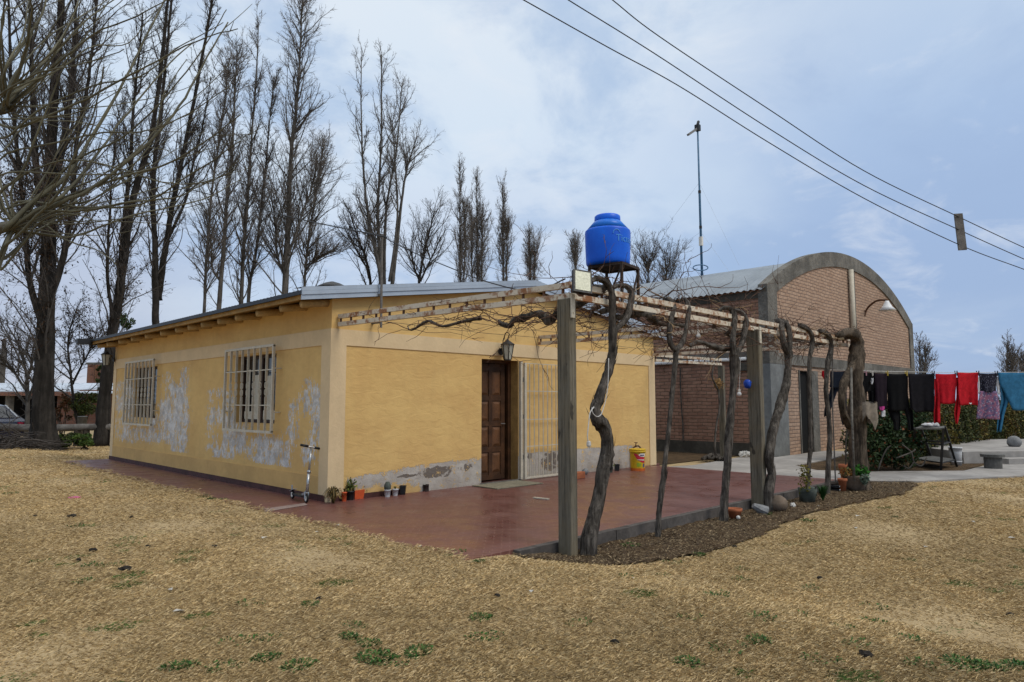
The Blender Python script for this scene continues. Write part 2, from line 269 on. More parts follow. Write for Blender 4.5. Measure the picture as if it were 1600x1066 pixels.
def grid_wall(us, zs, holes, top, to3, peel, stain):
    mb = MB(); V = []; pe = []; st = []; idx = {}
    def vid(i, j):
        if (i, j) not in idx:
            u = us[i]; z = min(zs[j], top(u)); idx[(i, j)] = len(V); V.append(to3(u, z)); pe.append(peel(u, z)); st.append(stain(u, z))
        return idx[(i, j)]
    fs = []
    for i in range(len(us)-1):
        for j in range(len(zs)-1):
            uc = (us[i]+us[i+1])/2; zc = (zs[j]+zs[j+1])/2
            if zs[j] >= max(top(us[i]), top(us[i+1]))-1e-4: continue
            if any(a < uc < b_ and c < zc < d for a, b_, c, d in holes): continue
            fs.append((vid(i, j), vid(i+1, j), vid(i+1, j+1), vid(i, j+1)))
    mb.add(V, fs); return mb, pe, st
def add_attr(me, name, vals): a = me.attributes.new(name, 'FLOAT', 'POINT'); a.data.foreach_set('value', np.array(vals, np.float32))
def lin(a, b, step, extra=()): n = max(1, int(round((b-a)/step))); return sorted(set([round(x, 4) for x in np.linspace(a, b, n+1)]+[e for e in extra]))
# ================================================================== the setting
def ground_sheet():
    def ax(lo, hi, st, far):
        c = list(np.arange(lo, hi+1e-6, st)); s_ = st; v = hi
        while v < far: s_ *= 1.5; v += s_; c.append(v)
        s_ = st; v = lo; pre = []
        while v > -far: s_ *= 1.5; v -= s_; pre.append(v)
        return np.array(pre[::-1]+c)
    X = ax(-14, 16, .3, 1500); Y = ax(-14, 14, .3, 1500); gx, gy = np.meshgrid(X, Y, indexing='ij'); z = gz(gx, gy)
    bump = (np.sin(gx*1.7+gy*.8)+np.sin(gy*2.3-gx*1.1)+np.sin(gx*3.1+1)*.5)*.006
    near = (gx > -1.6) & (gy > -5.2)
    z = z+np.where(near, 0, bump); nx, ny = len(X), len(Y)
    i = np.arange(nx*ny).reshape(nx, ny); q = np.stack([i[:-1, :-1], i[1:, :-1], i[1:, 1:], i[:-1, 1:]], -1).reshape(-1, 4)
    mb = MB(); mb.add(np.stack([gx, gy, z], -1).reshape(-1, 3), q.tolist()); return struct(mb, 'ground', 'lawn', smooth=True)
ground_sheet()
PX0, PX1, PY0, PY1 = -.93, 7.75, -3.9, 10.15
mb = MB()                                               # tiled terrace wrapping round the front and the left side of the house
mb.poly([(PX0, PY0, 0), (PX1, PY0, 0), (PX1, .1, 0), (8.3, .1, 0), (8.3, .3, 0), (.1, .3, 0), (.1, PY1, 0), (PX0-.08, PY1, 0)], .16)
struct(mb, 'patio', 'patio')
mb = MB(); xs = np.linspace(-.35, 7.75, 34)
for i in range(33):
    a, c = xs[i]+.0008, xs[i+1]-.0008; o_ = rng.uniform(-.004, .004); mb.box((a, -3.985+o_, -.3), (c, -3.9-.002, .001+o_*.5))
struct(mb, 'patio_kerb', 'kerb')
mb = MB(); mb.poly([Zp(412, 795, .004), Zp(476, 786, .004), Zp(481, 789, .004), Zp(414, 800, .004)], 0); struct(mb, 'patio_joint', 'tile_strip')
bedpts = [(-.5, -3.95), (-.42, -4.22), (.0, -4.56), (.6, -4.78), (1.2, -4.92), (1.7, -4.98), (2.7, -4.90), (3.6, -4.76), (4.6, -4.72), (5.9, -4.82), (7.4, -5.0), (8.9, -4.85), (9.6, -4.55), (9.0, -4.0), (8.6, -3.6), (7.75, -3.6), (7.7, -4.0)]
bed = [np.array([x, y, 0]) for x, y in bedpts]
def inside(px, py, poly):
    c = np.zeros(np.shape(px), bool); n = len(poly); j = n-1
    for i in range(n):
        xi, yi = poly[i][:2]; xj, yj = poly[j][:2]
        c ^= ((yi > py) != (yj > py)) & (px < (xj-xi)*(py-yi)/(yj-yi+1e-12)+xi); j = i
    return c
def soil_sheet():
    mb = MB(); X = np.arange(-.6, 9.9, .08); Y = np.arange(-5.18, -3.5, .08); idx = {}; V = []; fs = []
    for i, x in enumerate(X):
        for j, y in enumerate(Y):
            if inside(x+.04, y+.04, bedpts):
                q = []
                for a, c in ((i, j), (i+1, j), (i+1, j+1), (i, j+1)):
                    if (a, c) not in idx: xx, yy = -.6+.08*a, -5.18+.08*c; idx[(a, c)] = len(V); V.append((xx, yy, float(gz(xx, yy))+.016+rng.uniform(-.01, .014)))
                    q.append(idx[(a, c)])
                fs.append(q)
    mb.add(V, fs); return struct(mb, 'soil_bed', 'soil', smooth=True)
soil_sheet()
PZ = -.095
pathpoly = [(7.76, -3.55), (7.76, .6), (8.3, .6), (8.6, .12), (9.4, -.1), (12.2, .2), (13.03, -.45), (16.6, -.45), (16.6, -1.15), (13.6, -1.7), (11.0, -1.8), (10.2, -2.6), (10.9, -3.6), (12.3, -4.85), (15.4, -4.95), (17.5, -5.0), (24, -5.6), (24, -8.5), (16.3, -6.4), (12.2, -6.0), (9.4, -4.7), (8.6, -3.75)]
mb = MB(); mb.poly([(x, y, PZ) for x, y in pathpoly], .2); struct(mb, 'concrete_path', 'path')
mb = MB(); mb.poly([(8.05, .6, -.112), (13.0, .6, -.112), (13.0, 9, -.112), (8.05, 9, -.112)]); mb.poly([(10.3, -2.6, -.108), (11.05, -1.83, -.108), (13.6, -1.73, -.108), (16.6, -1.2, -.108), (24, -2.5, -.108), (24, -4.85, -.108), (12.35, -4.8, -.108), (10.95, -3.55, -.108)][::-1]); struct(mb, 'bare_earth', 'soil')
a = Zp(1506, 724, -.1); e1 = np.array([.80, -.60, 0]); e2 = np.array([.72, .69, 0])        # raised slab on the right
mb = MB(); s0 = np.array([a[0], a[1], 0]); T = .17
mb.poly([s0+UP*T, s0+e1*7+UP*T, s0+e1*7+e2*5+UP*T, s0+e2*5+UP*T], .4); tgt = solo(mb, 'concrete_platform', 'path', 'raised pale concrete slab with a step beside the hedge', 'platform')
mb = MB(); s1 = s0+e1*.85-e2*.02; mb.poly([s1-e2*.45+UP*.03, s1+e1*4-e2*.45+UP*.03, s1+e1*4+UP*.03, s1+UP*.03], .2); o = mb.mesh('step', 'path', BASE[tgt]); o2 = bpy.data.objects.new('step', o); COL.objects.link(o2); o2.parent = tgt
c = Zp(1552, 732, -.1); mb = MB(); mb.lathe((c[0], c[1], -.12), [(.17, 0), (.17, .27), (.23, .27), (.23, .33)], 18); solo(mb, 'round_plinth', 'concrete_dark', 'short dark round concrete stub standing before the raised slab', 'plinth')
c = Zp(1585, 698, T); mb = MB(); mb.blob((c[0], c[1], T+.13), (.17, .17, .16), .06, seed=3); solo(mb, 'stone_ball', 'stone_grey', 'round grey stone lying on the raised concrete slab', 'stone', smooth=True)

# ================================================================== the yellow house
HOUSE = thing('yellow_house', 'low yellow house with peeling paint and a shallow gabled metal roof', 'house', (0, 0, 0))
W, L = 7.99, 10.03; RIDGE = 4.0; SL = .147
def rz(x): return 2.835+SL*(RIDGE+.5)-SL*abs(x-RIDGE)
topf = lambda u: rz(u)-.12
def front_peel(u, z):
    m = -1.
    if u > .36: m = .62-.9*max(0, (z-.42)/.12) if z > .42 else .62
    if u > 3.75 and z < .55: m = .62-1.1*max(0, (z-.45)/.1)
    if .25 < u: m = max(m, .62 if z < .40 else m)
    if u < 1.6: m -= max(0., .17-z)*4.5*(1 if u < 1.25 else (1.6-u)/.35)
    if u < 2.7: m -= max(0., z-(.25+.075*u))*5.
    if 2.1 < u < 2.85 and .42 < z < .62: m = max(m, .32)
    if 6.9 < u: m -= .5*(u-6.9)
    return m
def front_stain(u, z):
    def bl(cx, cz, a, c): return .70-((u-cx)/a)**2*.35-((z-cz)/c)**2*.35
    m = max(bl(1.9, .27, .42, .12), bl(1.35, .25, .35, .05)-.08, bl(2.5, .3, .3, .1)-.12, bl(4.55, .28, .35, .22), bl(4.0, .4, .1, .1)-.1)
    return max(m, .2)
us = lin(.0, W, .06, (2.83, 3.70)); zs = lin(0, 3.5, .05, (2.08,))
us = [u for u in us if not (0 < abs(u-2.83) < .02 or 0 < abs(u-3.70) < .02)]
mb, pe, st = grid_wall(us, zs, [(2.83, 3.70, -1, 2.08)], topf, lambda u, z: (u, 0, z), front_peel, front_stain)
fo = part(mb, 'front_wall', 'wall_front', HOUSE, True); add_attr(fo.data, 'peel', pe); add_attr(fo.data, 'stain', st)
PB = []
for x0, y0, x1, y1, s_ in [(183, 598, 206, 640, .60), (183, 630, 208, 690, .50), (252, 585, 268, 620, .38), (262, 605, 290, 660, .68), (252, 625, 275, 660, .66), (284, 577, 291, 640, .58), (206, 668, 250, 690, .55), (236, 650, 290, 690, .66), (270, 680, 290, 708, .6), (328, 612, 364, 640, .5), (332, 638, 362, 660, .68), (326, 655, 340, 700, .52), (352, 668, 380, 706, .66), (336, 705, 362, 715, .6), (390, 684, 420, 712, .64), (425, 690, 448, 724, .72), (400, 700, 430, 722, .62), (480, 595, 488, 650, .58), (490, 608, 503, 690, .66), (476, 690, 503, 724, .5), (455, 630, 464, 668, .48), (445, 675, 460, 700, .55), (376, 690, 392, 706, .6)]:
    A = Xp(x0, y0, 0); B = Xp(x1, y1, 0); PB.append((B[1], A[1], B[2], A[2], s_))
def left_peel(u, z):
    m = -.2
    for y0, y1, z0, z1, s_ in PB:
        if y1 < y0: y0, y1 = y1, y0
        if z1 < z0: z0, z1 = z1, z0
        d = max(y0-u, u-y1, 0)/.22, max(z0-z, z-z1, 0)/.12; m = max(m, s_-.035-.45*math.hypot(*d))
    if u < .2 or z < .36 or z > 2.1: m = -1
    return m
us = lin(0, L, .06, (1.62, 3.06, 7.0, 8.5)); us = [u for u in us if all(u == e or abs(u-e) > .02 for e in (1.62, 3.06, 7.0, 8.5))]
zs = lin(0, 2.78, .05, (1.02, 2.12)); zs = [z for z in zs if all(z == e or abs(z-e) > .02 for e in (1.02, 2.12))]
mb, pe, st = grid_wall(us, zs, [(1.62, 3.06, 1.02, 2.12), (7.0, 8.5, 1.02, 2.12)], lambda u: 9, lambda u, z: (0, L-u if False else u, z), left_peel, lambda u, z: 0.)
mb.f = [t[::-1] for t in mb.f]
lo = part(mb, 'side_wall', 'wall_left', HOUSE, True); add_attr(lo.data, 'peel', pe); add_attr(lo.data, 'stain', st)
mb = MB(); mb.poly([(W, 0, -.1), (W, L, -.1), (W, L, rz(W)-.12), (W, 0, rz(W)-.12)]); part(mb, 'side_wall', 'yellow_plain', HOUSE)
mb = MB(); mb.poly([(W, L, -.1), (0, L, -.1), (0, L, rz(0)-.12), (RIDGE, L, rz(RIDGE)-.12), (W, L, rz(W)-.12)]); part(mb, 'rear_wall', 'yellow_plain', HOUSE)
mb = MB(); t = .014                                                     # raised cream ring beam and corner pillars
mb.box((-t, -t, 0.), (.235, .1, 2.15)); mb.box((-t, -t, 2.15), (W+t, .1, 2.375)); mb.box((W-.22, -t, 0), (W+t, .1, 2.15))
mb.box((-t, .1, 0.), (.1, .235, 2.15)); mb.box((-t, .1, 2.15), (.1, L+t, 2.375)); mb.box((-t, L-.2, 0), (.1, L+t, 2.15)); part(mb, 'pillar_frame', 'cream', HOUSE)
mb = MB(); mb.box((-.012, .236, .0), (.03, L-.201, .33)); ls = part(mb, 'skirting_band', 'yellow_plain', HOUSE)
mb = MB(); mb.box((-.020, .05, -.05), (.03, L+.02, .085)); mb.box((.05, -.020, -.05), (1.28, .03, .07)); part(mb, 'plinth_stripe', 'redbrown', HOUSE)
mb = MB()                                                               # corrugated sheets
ys = np.arange(-.14, 10.16, .0275)
for sx in (0, 1):
    xa, xb = ((-.52, RIDGE), (RIDGE, W+.5))[sx]; V = []
    for y in ys:
        w = .016*math.sin(y*2*math.pi/.11); V += [(xa, y, rz(xa)+w), (xb, y, rz(xb)+w)]
    mb.add(V, [(2*i, 2*i+1, 2*i+3, 2*i+2) for i in range(len(ys)-1)])
ro = part(mb, 'roof', 'roof_dark', HOUSE)
mb = MB()
for (xa, xb) in ((-.52, RIDGE), (RIDGE, W+.5)):                          # underside boards
    mb.poly([(xa+.03, -.1, rz(xa)-.03), (xb, -.1, rz(xb)-.03), (xb, 10.12, rz(xb)-.03), (xa+.03, 10.12, rz(xa)-.03)], .025)
part(mb, 'soffit', 'ochre_wood', HOUSE)
mb = MB(); mb.bar((-.47, -.06, rz(-.47)-.075), (-.47, 10.1, rz(-.47)-.075), .03, .075); part(mb, 'eave_board', 'ochre_wood', HOUSE)
for y in [.12, .72, 1.48, 2.22, 2.91, 3.61, 4.22, 4.84, 5.65, 6.54, 7.43, 8.31, 9.21, 9.95]:
    mb = MB(); mb.tube([(-.40, y, rz(-.42)-.165), (-.2, y, rz(-.2)-.165), (.35, y, rz(.35)-.17)], [.05, .054, .058], 10); part(mb, 'rafter_end', 'log', HOUSE, True)
mb = MB()                                                               # galvanised verge flashing
for (xa, xb) in ((-.545, RIDGE), (RIDGE, W+.52)):
    for (y, z0, z1) in ((-.165, -.005, .045), (-.175, -.06, -.008), (-.16, -.125, -.063)):
        mb.poly([(xa, y, rz(xa)+z0), (xb, y, rz(xb)+z0), (xb, y, rz(xb)+z1), (xa, y, rz(xa)+z1)], .02, (0, 1, 0))
    mb.poly([(xa, -.165, rz(xa)+.047), (xb, -.165, rz(xb)+.047), (xb, .1, rz(xb)+.05), (xa, .1, rz(xa)+.05)])
part(mb, 'verge_flashing', 'galv', HOUSE)
mb = MB(); mb.poly([(-.53, 10.17, rz(-.53)-.13), (RIDGE, 10.17, rz(RIDGE)-.13), (RIDGE, 10.17, rz(RIDGE)+.03), (-.53, 10.17, rz(-.53)+.03)], .03, (0, -1, 0)); mb.box((-.80, 10.06, 2.72), (-.5, 10.2, 2.85)); part(mb, 'rear_fascia', 'black_plastic', HOUSE); mb = MB(); mb.bar((-.515, -.14, rz(-.515)-.022), (-.515, 10.15, rz(-.515)-.022), .03, .055); part(mb, 'drip_edge', 'black_plastic', HOUSE)
c = np.array([.75, 1.3]); zb = rz(.75)                                      # cowl
mb = MB(); mb.lathe((c[0], c[1], zb), [(.10, 0), (.10, .17)], 12); mb.lathe((c[0], c[1], zb+.17), [(.25, 0), (.24, .015), (.13, .07), (.03, .10)], 14)
for a_ in range(4): mb.bar((c[0]+.24*math.cos(a_*1.57+.4), c[1]+.24*math.sin(a_*1.57+.4), zb+.02), (c[0]+.24*math.cos(a_*1.57+.4), c[1]+.24*math.sin(a_*1.57+.4), zb+.175), .025)
part(mb, 'roof_cowl', 'black_plastic', HOUSE)
# windows on the left wall
def window(y0, y1, z0, z1, g0, g1, gz0, gz1, curtains):
    w = bpy.data.objects.new('window', None); COL.objects.link(w); w.parent = HOUSE; BASE[w] = BASE[HOUSE]
    d = .13
    mb = MB()                                                           # reveal
    mb.poly([(0, y0, z0), (d, y0, z0), (d, y0, z1), (0, y0, z1)]); mb.poly([(0, y1, z0), (0, y1, z1), (d, y1, z1), (d, y1, z0)])
    mb.poly([(0, y0, z1), (d, y0, z1), (d, y1, z1), (0, y1, z1)]); mb.poly([(0, y0, z0), (0, y1, z0), (d, y1, z0), (d, y0, z0)]); part(mb, 'reveal', 'yellow_plain', w)
    mb = MB(); f = .05; mid = (y0+y1)/2
    for a_, b_ in ((y0, y0+f), (mid-f*.6, mid+f*.6), (y1-f, y1)): mb.box((d-.02, a_, z0), (d+.03, b_, z1))
    mb.box((d-.018, y0+f, z0), (d+.028, y1-f, z0+f)); mb.box((d-.018, y0+f, z1-f), (d+.028, y1-f, z1)); part(mb, 'frame', 'win_wood', w)
    mb = MB(); mb.poly([(d+.012, y0+f, z0+f), (d+.012, y1-f, z0+f), (d+.012, y1-f, z1-f), (d+.012, y0+f, z1-f)]); part(mb, 'pane', 'glass', w)
    for (ca, cb, ct) in curtains:
        mb = MB(); V = []; n = 14
        for i in range(n+1):
            y = ca+(cb-ca)*i/n; x = d-.004+.006*math.sin(i*1.9); V += [(x, y, z0+f+.005), (x, y, ct)]
        mb.add(V, [(2*i, 2*i+2, 2*i+3, 2*i+1) for i in range(n)]); part(mb, 'curtain', 'curtain', w, True)
    mb = MB(); gx = -.13                                                # projecting grille
    for a_, b_ in (((gx, g0, gz0), (gx, g0, gz1)), ((gx, g1, gz0), (gx, g1, gz1))): mb.bar(a_, b_, .036, .036)
    for z in (gz0, gz1): mb.bar((gx, g0-.018, z), (gx, g1+.018, z), .038, .038)
    for z in (gz0+.33*(gz1-gz0)-.03, gz0+.72*(gz1-gz0)): mb.bar((gx, g0+.02, z), (gx, g1-.02, z), .016)
    for y in (g0, g1):
        for z in (gz0+.3, gz1-.35): mb.bar((gx, y, z), (.01, y, z), .02)
    part(mb, 'grille_frame', 'white_paint', w)
    zm = gz0+.5*(gz1-gz0); n = 7
    for i in range(n):
        y = g0+(g1-g0)*(i+1)/(n+1); mb = MB()
        mb.bar((gx, y, gz0+.02), (gx, y, zm-.12), .036, .014, (0, 1, 0)); mb.bar((gx, y, zm+.12), (gx, y, gz1-.02), .036, .014, (0, 1, 0)); mb.bar((gx, y, zm-.12), (gx, y, zm+.12), .014)
        for s_ in (-1, 1):
            for q in (-1, 1):
                cc = (gx, y+s_*.035, zm+q*.05); an = np.linspace(-1.9, 1.9, 9); mb.tube([(gx, y+s_*(.012+.028*(1+math.cos(a_))*.6), zm+q*.055+.042*math.sin(a_)) for a_ in an], .007, 5)
        part(mb, 'grille_bar', 'white_paint', w)
    return w
window(1.62, 3.06, 1.02, 2.12, 1.45, 3.20, .90, 2.22, [(1.68, 1.88, 1.9), (1.97, 2.22, 1.78), (2.42, 2.70, 1.8), (1.68, 2.30, 1.22), (2.38, 3.0, 1.2), (2.80, 2.95, 1.9)])
window(7.0, 8.5, 1.02, 2.12, 6.83, 8.68, .88, 2.24, [(7.08, 7.3, 1.6)])
# doorway
dw = bpy.data.objects.new('doorway', None); COL.objects.link(dw); dw.parent = HOUSE; BASE[dw] = BASE[HOUSE]
D0, D1, DZ, dd = 2.83, 3.70, 2.08, .23
mb = MB(); mb.poly([(D0, 0, 0), (D0, 0, DZ), (D0, dd, DZ), (D0, dd, 0)]); mb.poly([(D1, 0, 0), (D1, dd, 0), (D1, dd, DZ), (D1, 0, DZ)]); mb.poly([(D0, 0, DZ), (D1, 0, DZ), (D1, dd, DZ), (D0, dd, DZ)]); part(mb, 'reveal', 'ochre_wood', dw)
mb = MB(); mb.poly([(D0, -.01, .006), (D1, -.01, .006), (D1, .8, .006), (D0, .8, .006)]); part(mb, 'threshold', 'redbrown', dw)
mb = MB(); mb.box((D0-.02, -.018, .002), (D1+.05, .012, .022)); part(mb, 'sill', 'concrete', dw)
mb = MB(); mb.box((D0, dd-.05, 0.008), (D0+.05, dd+.04, DZ-.05)); mb.box((D1-.07, dd-.05, .008), (D1, dd+.04, DZ-.05)); mb.box((D0, dd-.05, DZ-.05), (D1, dd+.04, DZ)); part(mb, 'door_frame', 'door_wood', dw)
mb = MB(); mb.box((D0-.3, .9, -.02), (D1+.3, .92, 2.4)); mb.box((D0-.3, dd+.06, DZ), (D1+.3, .9, DZ+.02)); part(mb, 'dark_interior', 'dark', dw)
mb = MB(); x0, x1 = D0+.055, D1-.12; yd = dd-.005; z0, z1 = .03, DZ-.06
mb.box((x0, yd, z0), (x1, yd+.04, z1)); xm = (x0+x1)/2; rows = [(.14, .50), (.58, .94), (1.02, 1.38), (1.46, 1.90)]
mb.box((x0, yd-.012, z0), (x0+.09, yd, z1)); mb.box((x1-.09, yd-.012, z0), (x1, yd, z1)); mb.box((xm-.035, yd-.0125, z0), (xm+.035, yd, z1))
for z in (z0, .50, .94, 1.38, 1.90): mb.box((x0+.09, yd-.0115, z), (x1-.09, yd, z+.08))
df = part(mb, 'door', 'door_wood', dw)
for (za, zb_) in rows:
    for (xa, xb) in ((x0+.09, xm-.035), (xm+.035, x1-.09)):
        mb = MB(); a, c = xa+.02, xb-.02; q, w_ = za+.02, zb_-.02; i_ = .04; V = [(a, yd-.003, q), (c, yd-.003, q), (c, yd-.003, w_), (a, yd-.003, w_), (a+i_, yd-.022, q+i_), (c-i_, yd-.022, q+i_), (c-i_, yd-.022, w_-i_), (a+i_, yd-.022, w_-i_)]
        mb.add(V, [(4, 5, 6, 7), (0, 1, 5, 4), (1, 2, 6, 5), (2, 3, 7, 6), (3, 0, 4, 7)]); part(mb, 'door_panel', 'door_wood_light', dw)
mb = MB(); mb.tube([(x1-.045, yd-.012, .98), (x1-.045, yd-.06, .98), (x1-.14, yd-.065, .98)], .011, 6); part(mb, 'door_handle', 'steel', dw)
# open barred gate folded back against the wall
gt = bpy.data.objects.new('barred_gate', None); COL.objects.link(gt); gt.parent = HOUSE; BASE[gt] = BASE[HOUSE]
g0, g1, gy = 3.80, 4.86, -.075
mb = MB(); mb.box((3.715, -.055, .02), (3.765, -.005, 2.07)); part(mb, 'gate_jamb', 'white_paint', gt)
mb = MB(); mb.bar((g0, gy, .02), (g0, gy, 2.05), .045); mb.bar((g1, gy, .02), (g1, gy, 2.05), .04); mb.bar((g0, gy, .04), (g1, gy, .04), .03, .03); mb.bar((g0, gy, 2.04), (g1, gy, 2.04), .012, .012)
for z in (.58, 1.05, 1.55): mb.bar((g0, gy, z), (g1, gy, z), .009, .014)
part(mb, 'gate_frame', 'white_paint', gt)
for i in range(8):
    x = g0+(g1-g0)*(i+1)/9; mb = MB(); mb.bar((x, gy, .05), (x, gy, 2.04), .013); part(mb, 'gate_bar', 'white_paint', gt)
mb = MB(); mb.box((g1-.07, gy-.03, .96), (g1+.02, gy+.02, 1.14)); part(mb, 'gate_lock', 'white_clean', gt)
for z in (.4, 1.1, 1.75): mb = MB(); mb.tube([(3.782, -.05, z-.04), (3.782, -.05, z+.04)], .016, 8); part(mb, 'hinge', 'grey_timber', gt)
# service mast on the front wall
mb = MB(); a = Yp(597, 366, -.22); mb.tube([(a[0]+.01, -.22, 2.42), (a[0], -.22, a[2])], .018, 8); mb.bar((a[0]+.005, -.22, 2.9), (a[0]+.005, 0, 2.9), .03); mb.bar((a[0]+.005, -.22, 2.5), (a[0]+.005, 0, 2.5), .03); part(mb, 'service_mast', 'grey_timber', HOUSE)
MASTTOP = np.array([a[0], -.22, a[2]-.03])
# lanterns
def lantern(c, wall_dir, label):
    c = np.array(c, float); wd = np.array(wall_dir, float); t = thing('wall_lantern', label, 'lantern', c)
    wp = c+wd*.16
    mb = MB(); mb.lathe((0, 0, 0), [(.06, -.012), (.06, .012)], 12); V = mb.v[0]; M_ = np.array(Vector((0, 0, 1)).rotation_difference(Vector(wd)).to_matrix()); mb.v[0] = V@M_.T+wp+UP*.02
    mb.tube([wp+UP*.02, wp-wd*.05+UP*.1, wp-wd*.05+UP*.2, c+wd*.05+UP*.33, c+UP*.34, c-wd*.05+UP*.31, c+UP*.22], .009, 6); part(mb, 'bracket', 'dark_iron', t)
    n = 6; mb = MB(); mb.lathe(c, [(.135, .13), (.03, .20), (.012, .23)], n); mb.lathe(c, [(.062, -.14), (.065, -.125)], n); part(mb, 'cap', 'dark_iron', t)
    mb = MB(); mb.lathe(c, [(.062, -.123), (.105, .129)], n, False); part(mb, 'lamp_glass', 'lamp_glass', t)
    mb = MB()
    for k in range(n):
        a_ = 2*math.pi*k/n; dv = np.array([math.cos(a_), math.sin(a_), 0]); mb.bar(c+dv*.064-UP*.125, c+dv*.109+UP*.13, .012)
    part(mb, 'cage', 'dark_iron', t); return t
a = Yp(793, 551, -.2); lantern((a[0], -.2, a[2]+.005), (0, 1, 0), 'black iron lantern on the front wall above the wooden door')
a = Xp(171, 559, -.2); lantern((-.2, 9.98, 2.36), (1, 0, 0), 'black iron lantern at the far left corner under the eave')
mb = MB(); s0 = (2.52, -.78); mb.poly([(2.56, -.08, .018), (2.56, -.66, .018), (3.62, -.66, .018), (3.62, -.08, .018)], .014); solo(mb, 'door_mat', 'mat', 'worn greenish doormat lying flat before the wooden door', 'doormat')
mb = MB(); a = Zp(834, 777.5, .01); c = Zp(857, 780, .01); mb.bar(a, c, .05, .014); solo(mb, 'wood_strip', 'white_paint', 'thin pale slat lying alone on the red patio tiles', 'slat')
# ================================================================== pergola
PG = thing('pergola', 'rust-streaked white lattice steel pergola on grey timber posts before the yellow house', 'pergola', (.22, -4.1, GZ))
def lattice(p, q, name='lattice_beam', w=.05, step=.27, h0=0., hh=.17):
    p = np.array(p, float); q = np.array(q, float); n = int(np.linalg.norm(q-p)/step); mb = MB()
    mb.bar(p+UP*(h0+.03), q+UP*(h0+.03), w, .058); mb.bar(p+UP*(h0+hh-.03), q+UP*(h0+hh-.03), w, .058)
    for i in range(n+1):
        pass
    o = part(mb, name, 'rust_paint', PG)
    for i in range(n+1): c = p+(q-p)*min(max(i/n, .01), .99); mb = MB(); mb.bar(c+UP*(h0+.055), c+UP*(h0+hh-.055), .022, .022); part(mb, 'web_rod', 'rust', o)
    return o
BZ = 2.37
lattice((.10, -.03, BZ+.035), (.24, -4.06, BZ)); lattice((.20, -4.11, BZ), (7.95, -4.11, BZ-.04))
lattice((4.22, -.03, BZ+.02), (4.22, -4.07, BZ)); lattice((7.93, -.03, BZ), (7.93, -4.07, BZ-.03)); lattice((8.02, -.02, BZ-.12), (11.0, -.02, BZ-.09))
for x, y, wx in ((.195, -4.1, (.052, .082)), (4.25, -4.1, (.062, .09)), (11.0, -.02, (.05, .075))):
    mb = MB(); hx_, hy_ = wx; z1 = BZ-.005 if x < 9 else BZ-.095
    mb.box((x-hx_, y-hy_, -.3), (x+hx_, y+hy_, z1)); o = part(mb, 'timber_post', 'post_wood', PG); m_ = o.modifiers.new('bevel', 'BEVEL'); m_.width = .012; m_.segments = 2
for x in (.172, 4.225):
    mb = MB(); mb.box((x-.026, -4.1-.108, BZ-.20), (x+.026, -4.1-.0925, BZ+.03)); mb.lathe((x, -4.1-.110, BZ-.15), [(.008, -.006), (.008, .006)], 6); part(mb, 'strap', 'white_paint', PG)
mb = MB(); mb.tube([(7.35, -4.0, -.1), (7.30, -4.02, 1.2), (7.36, -4.04, 2.38)], .012, 6); part(mb, 'stay_rod', 'grey_timber', PG)
mb = MB()
for y in (-.8, -1.6, -2.4, -3.2): mb.tube([(.3, y, BZ+.06), (2.2, y, BZ+.035), (4.2, y, BZ+.06), (6., y, BZ+.03), (7.93, y, BZ+.05)], .003, 4)
part(mb, 'training_wires', 'dark_iron', PG)
fl = thing('floodlight', 'square black floodlight clamped to the top of the nearest pergola post', 'floodlight', (.18, -4.22, BZ+.1))
ctr = np.array([.20, -4.3, 2.515]); nx = np.array([.74, -.66, 0]); nx = rt*.96+fw*.28; nx /= np.linalg.norm(nx); nn = np.cross(nx, UP); nn = -nn if nn@(CAM-ctr) < 0 else nn; ny = UP*.93+nx*.12-nn*.3; ny /= np.linalg.norm(ny); nx = nx-ny*(nx@ny); nx /= np.linalg.norm(nx); nn = np.cross(nx, ny); nn = -nn if nn@(CAM-ctr) < 0 else nn
def obox(mb, c, hx, hy, h0, h1): 
    q = [c+nx*sx*hx+ny*sy*hy+nn*h for h in (h0, h1) for sx, sy in ((-1, -1), (1, -1), (1, 1), (-1, 1))]
    return mb.add(q, [(0, 3, 2, 1), (4, 5, 6, 7), (0, 1, 5, 4), (1, 2, 6, 5), (2, 3, 7, 6), (3, 0, 4, 7)])
mb = obox(MB(), ctr, .095, .122, -.035, .012); part(mb, 'housing', 'black_plastic', fl)
mb = obox(MB(), ctr, .077, .102, .012, .016); part(mb, 'glass', 'flood_glass', fl)
mb = MB(); mb.bar(ctr-ny*.14-nn*.03, (.24, -4.12, BZ+.14), .05, .02); part(mb, 'bracket', 'rust', fl)
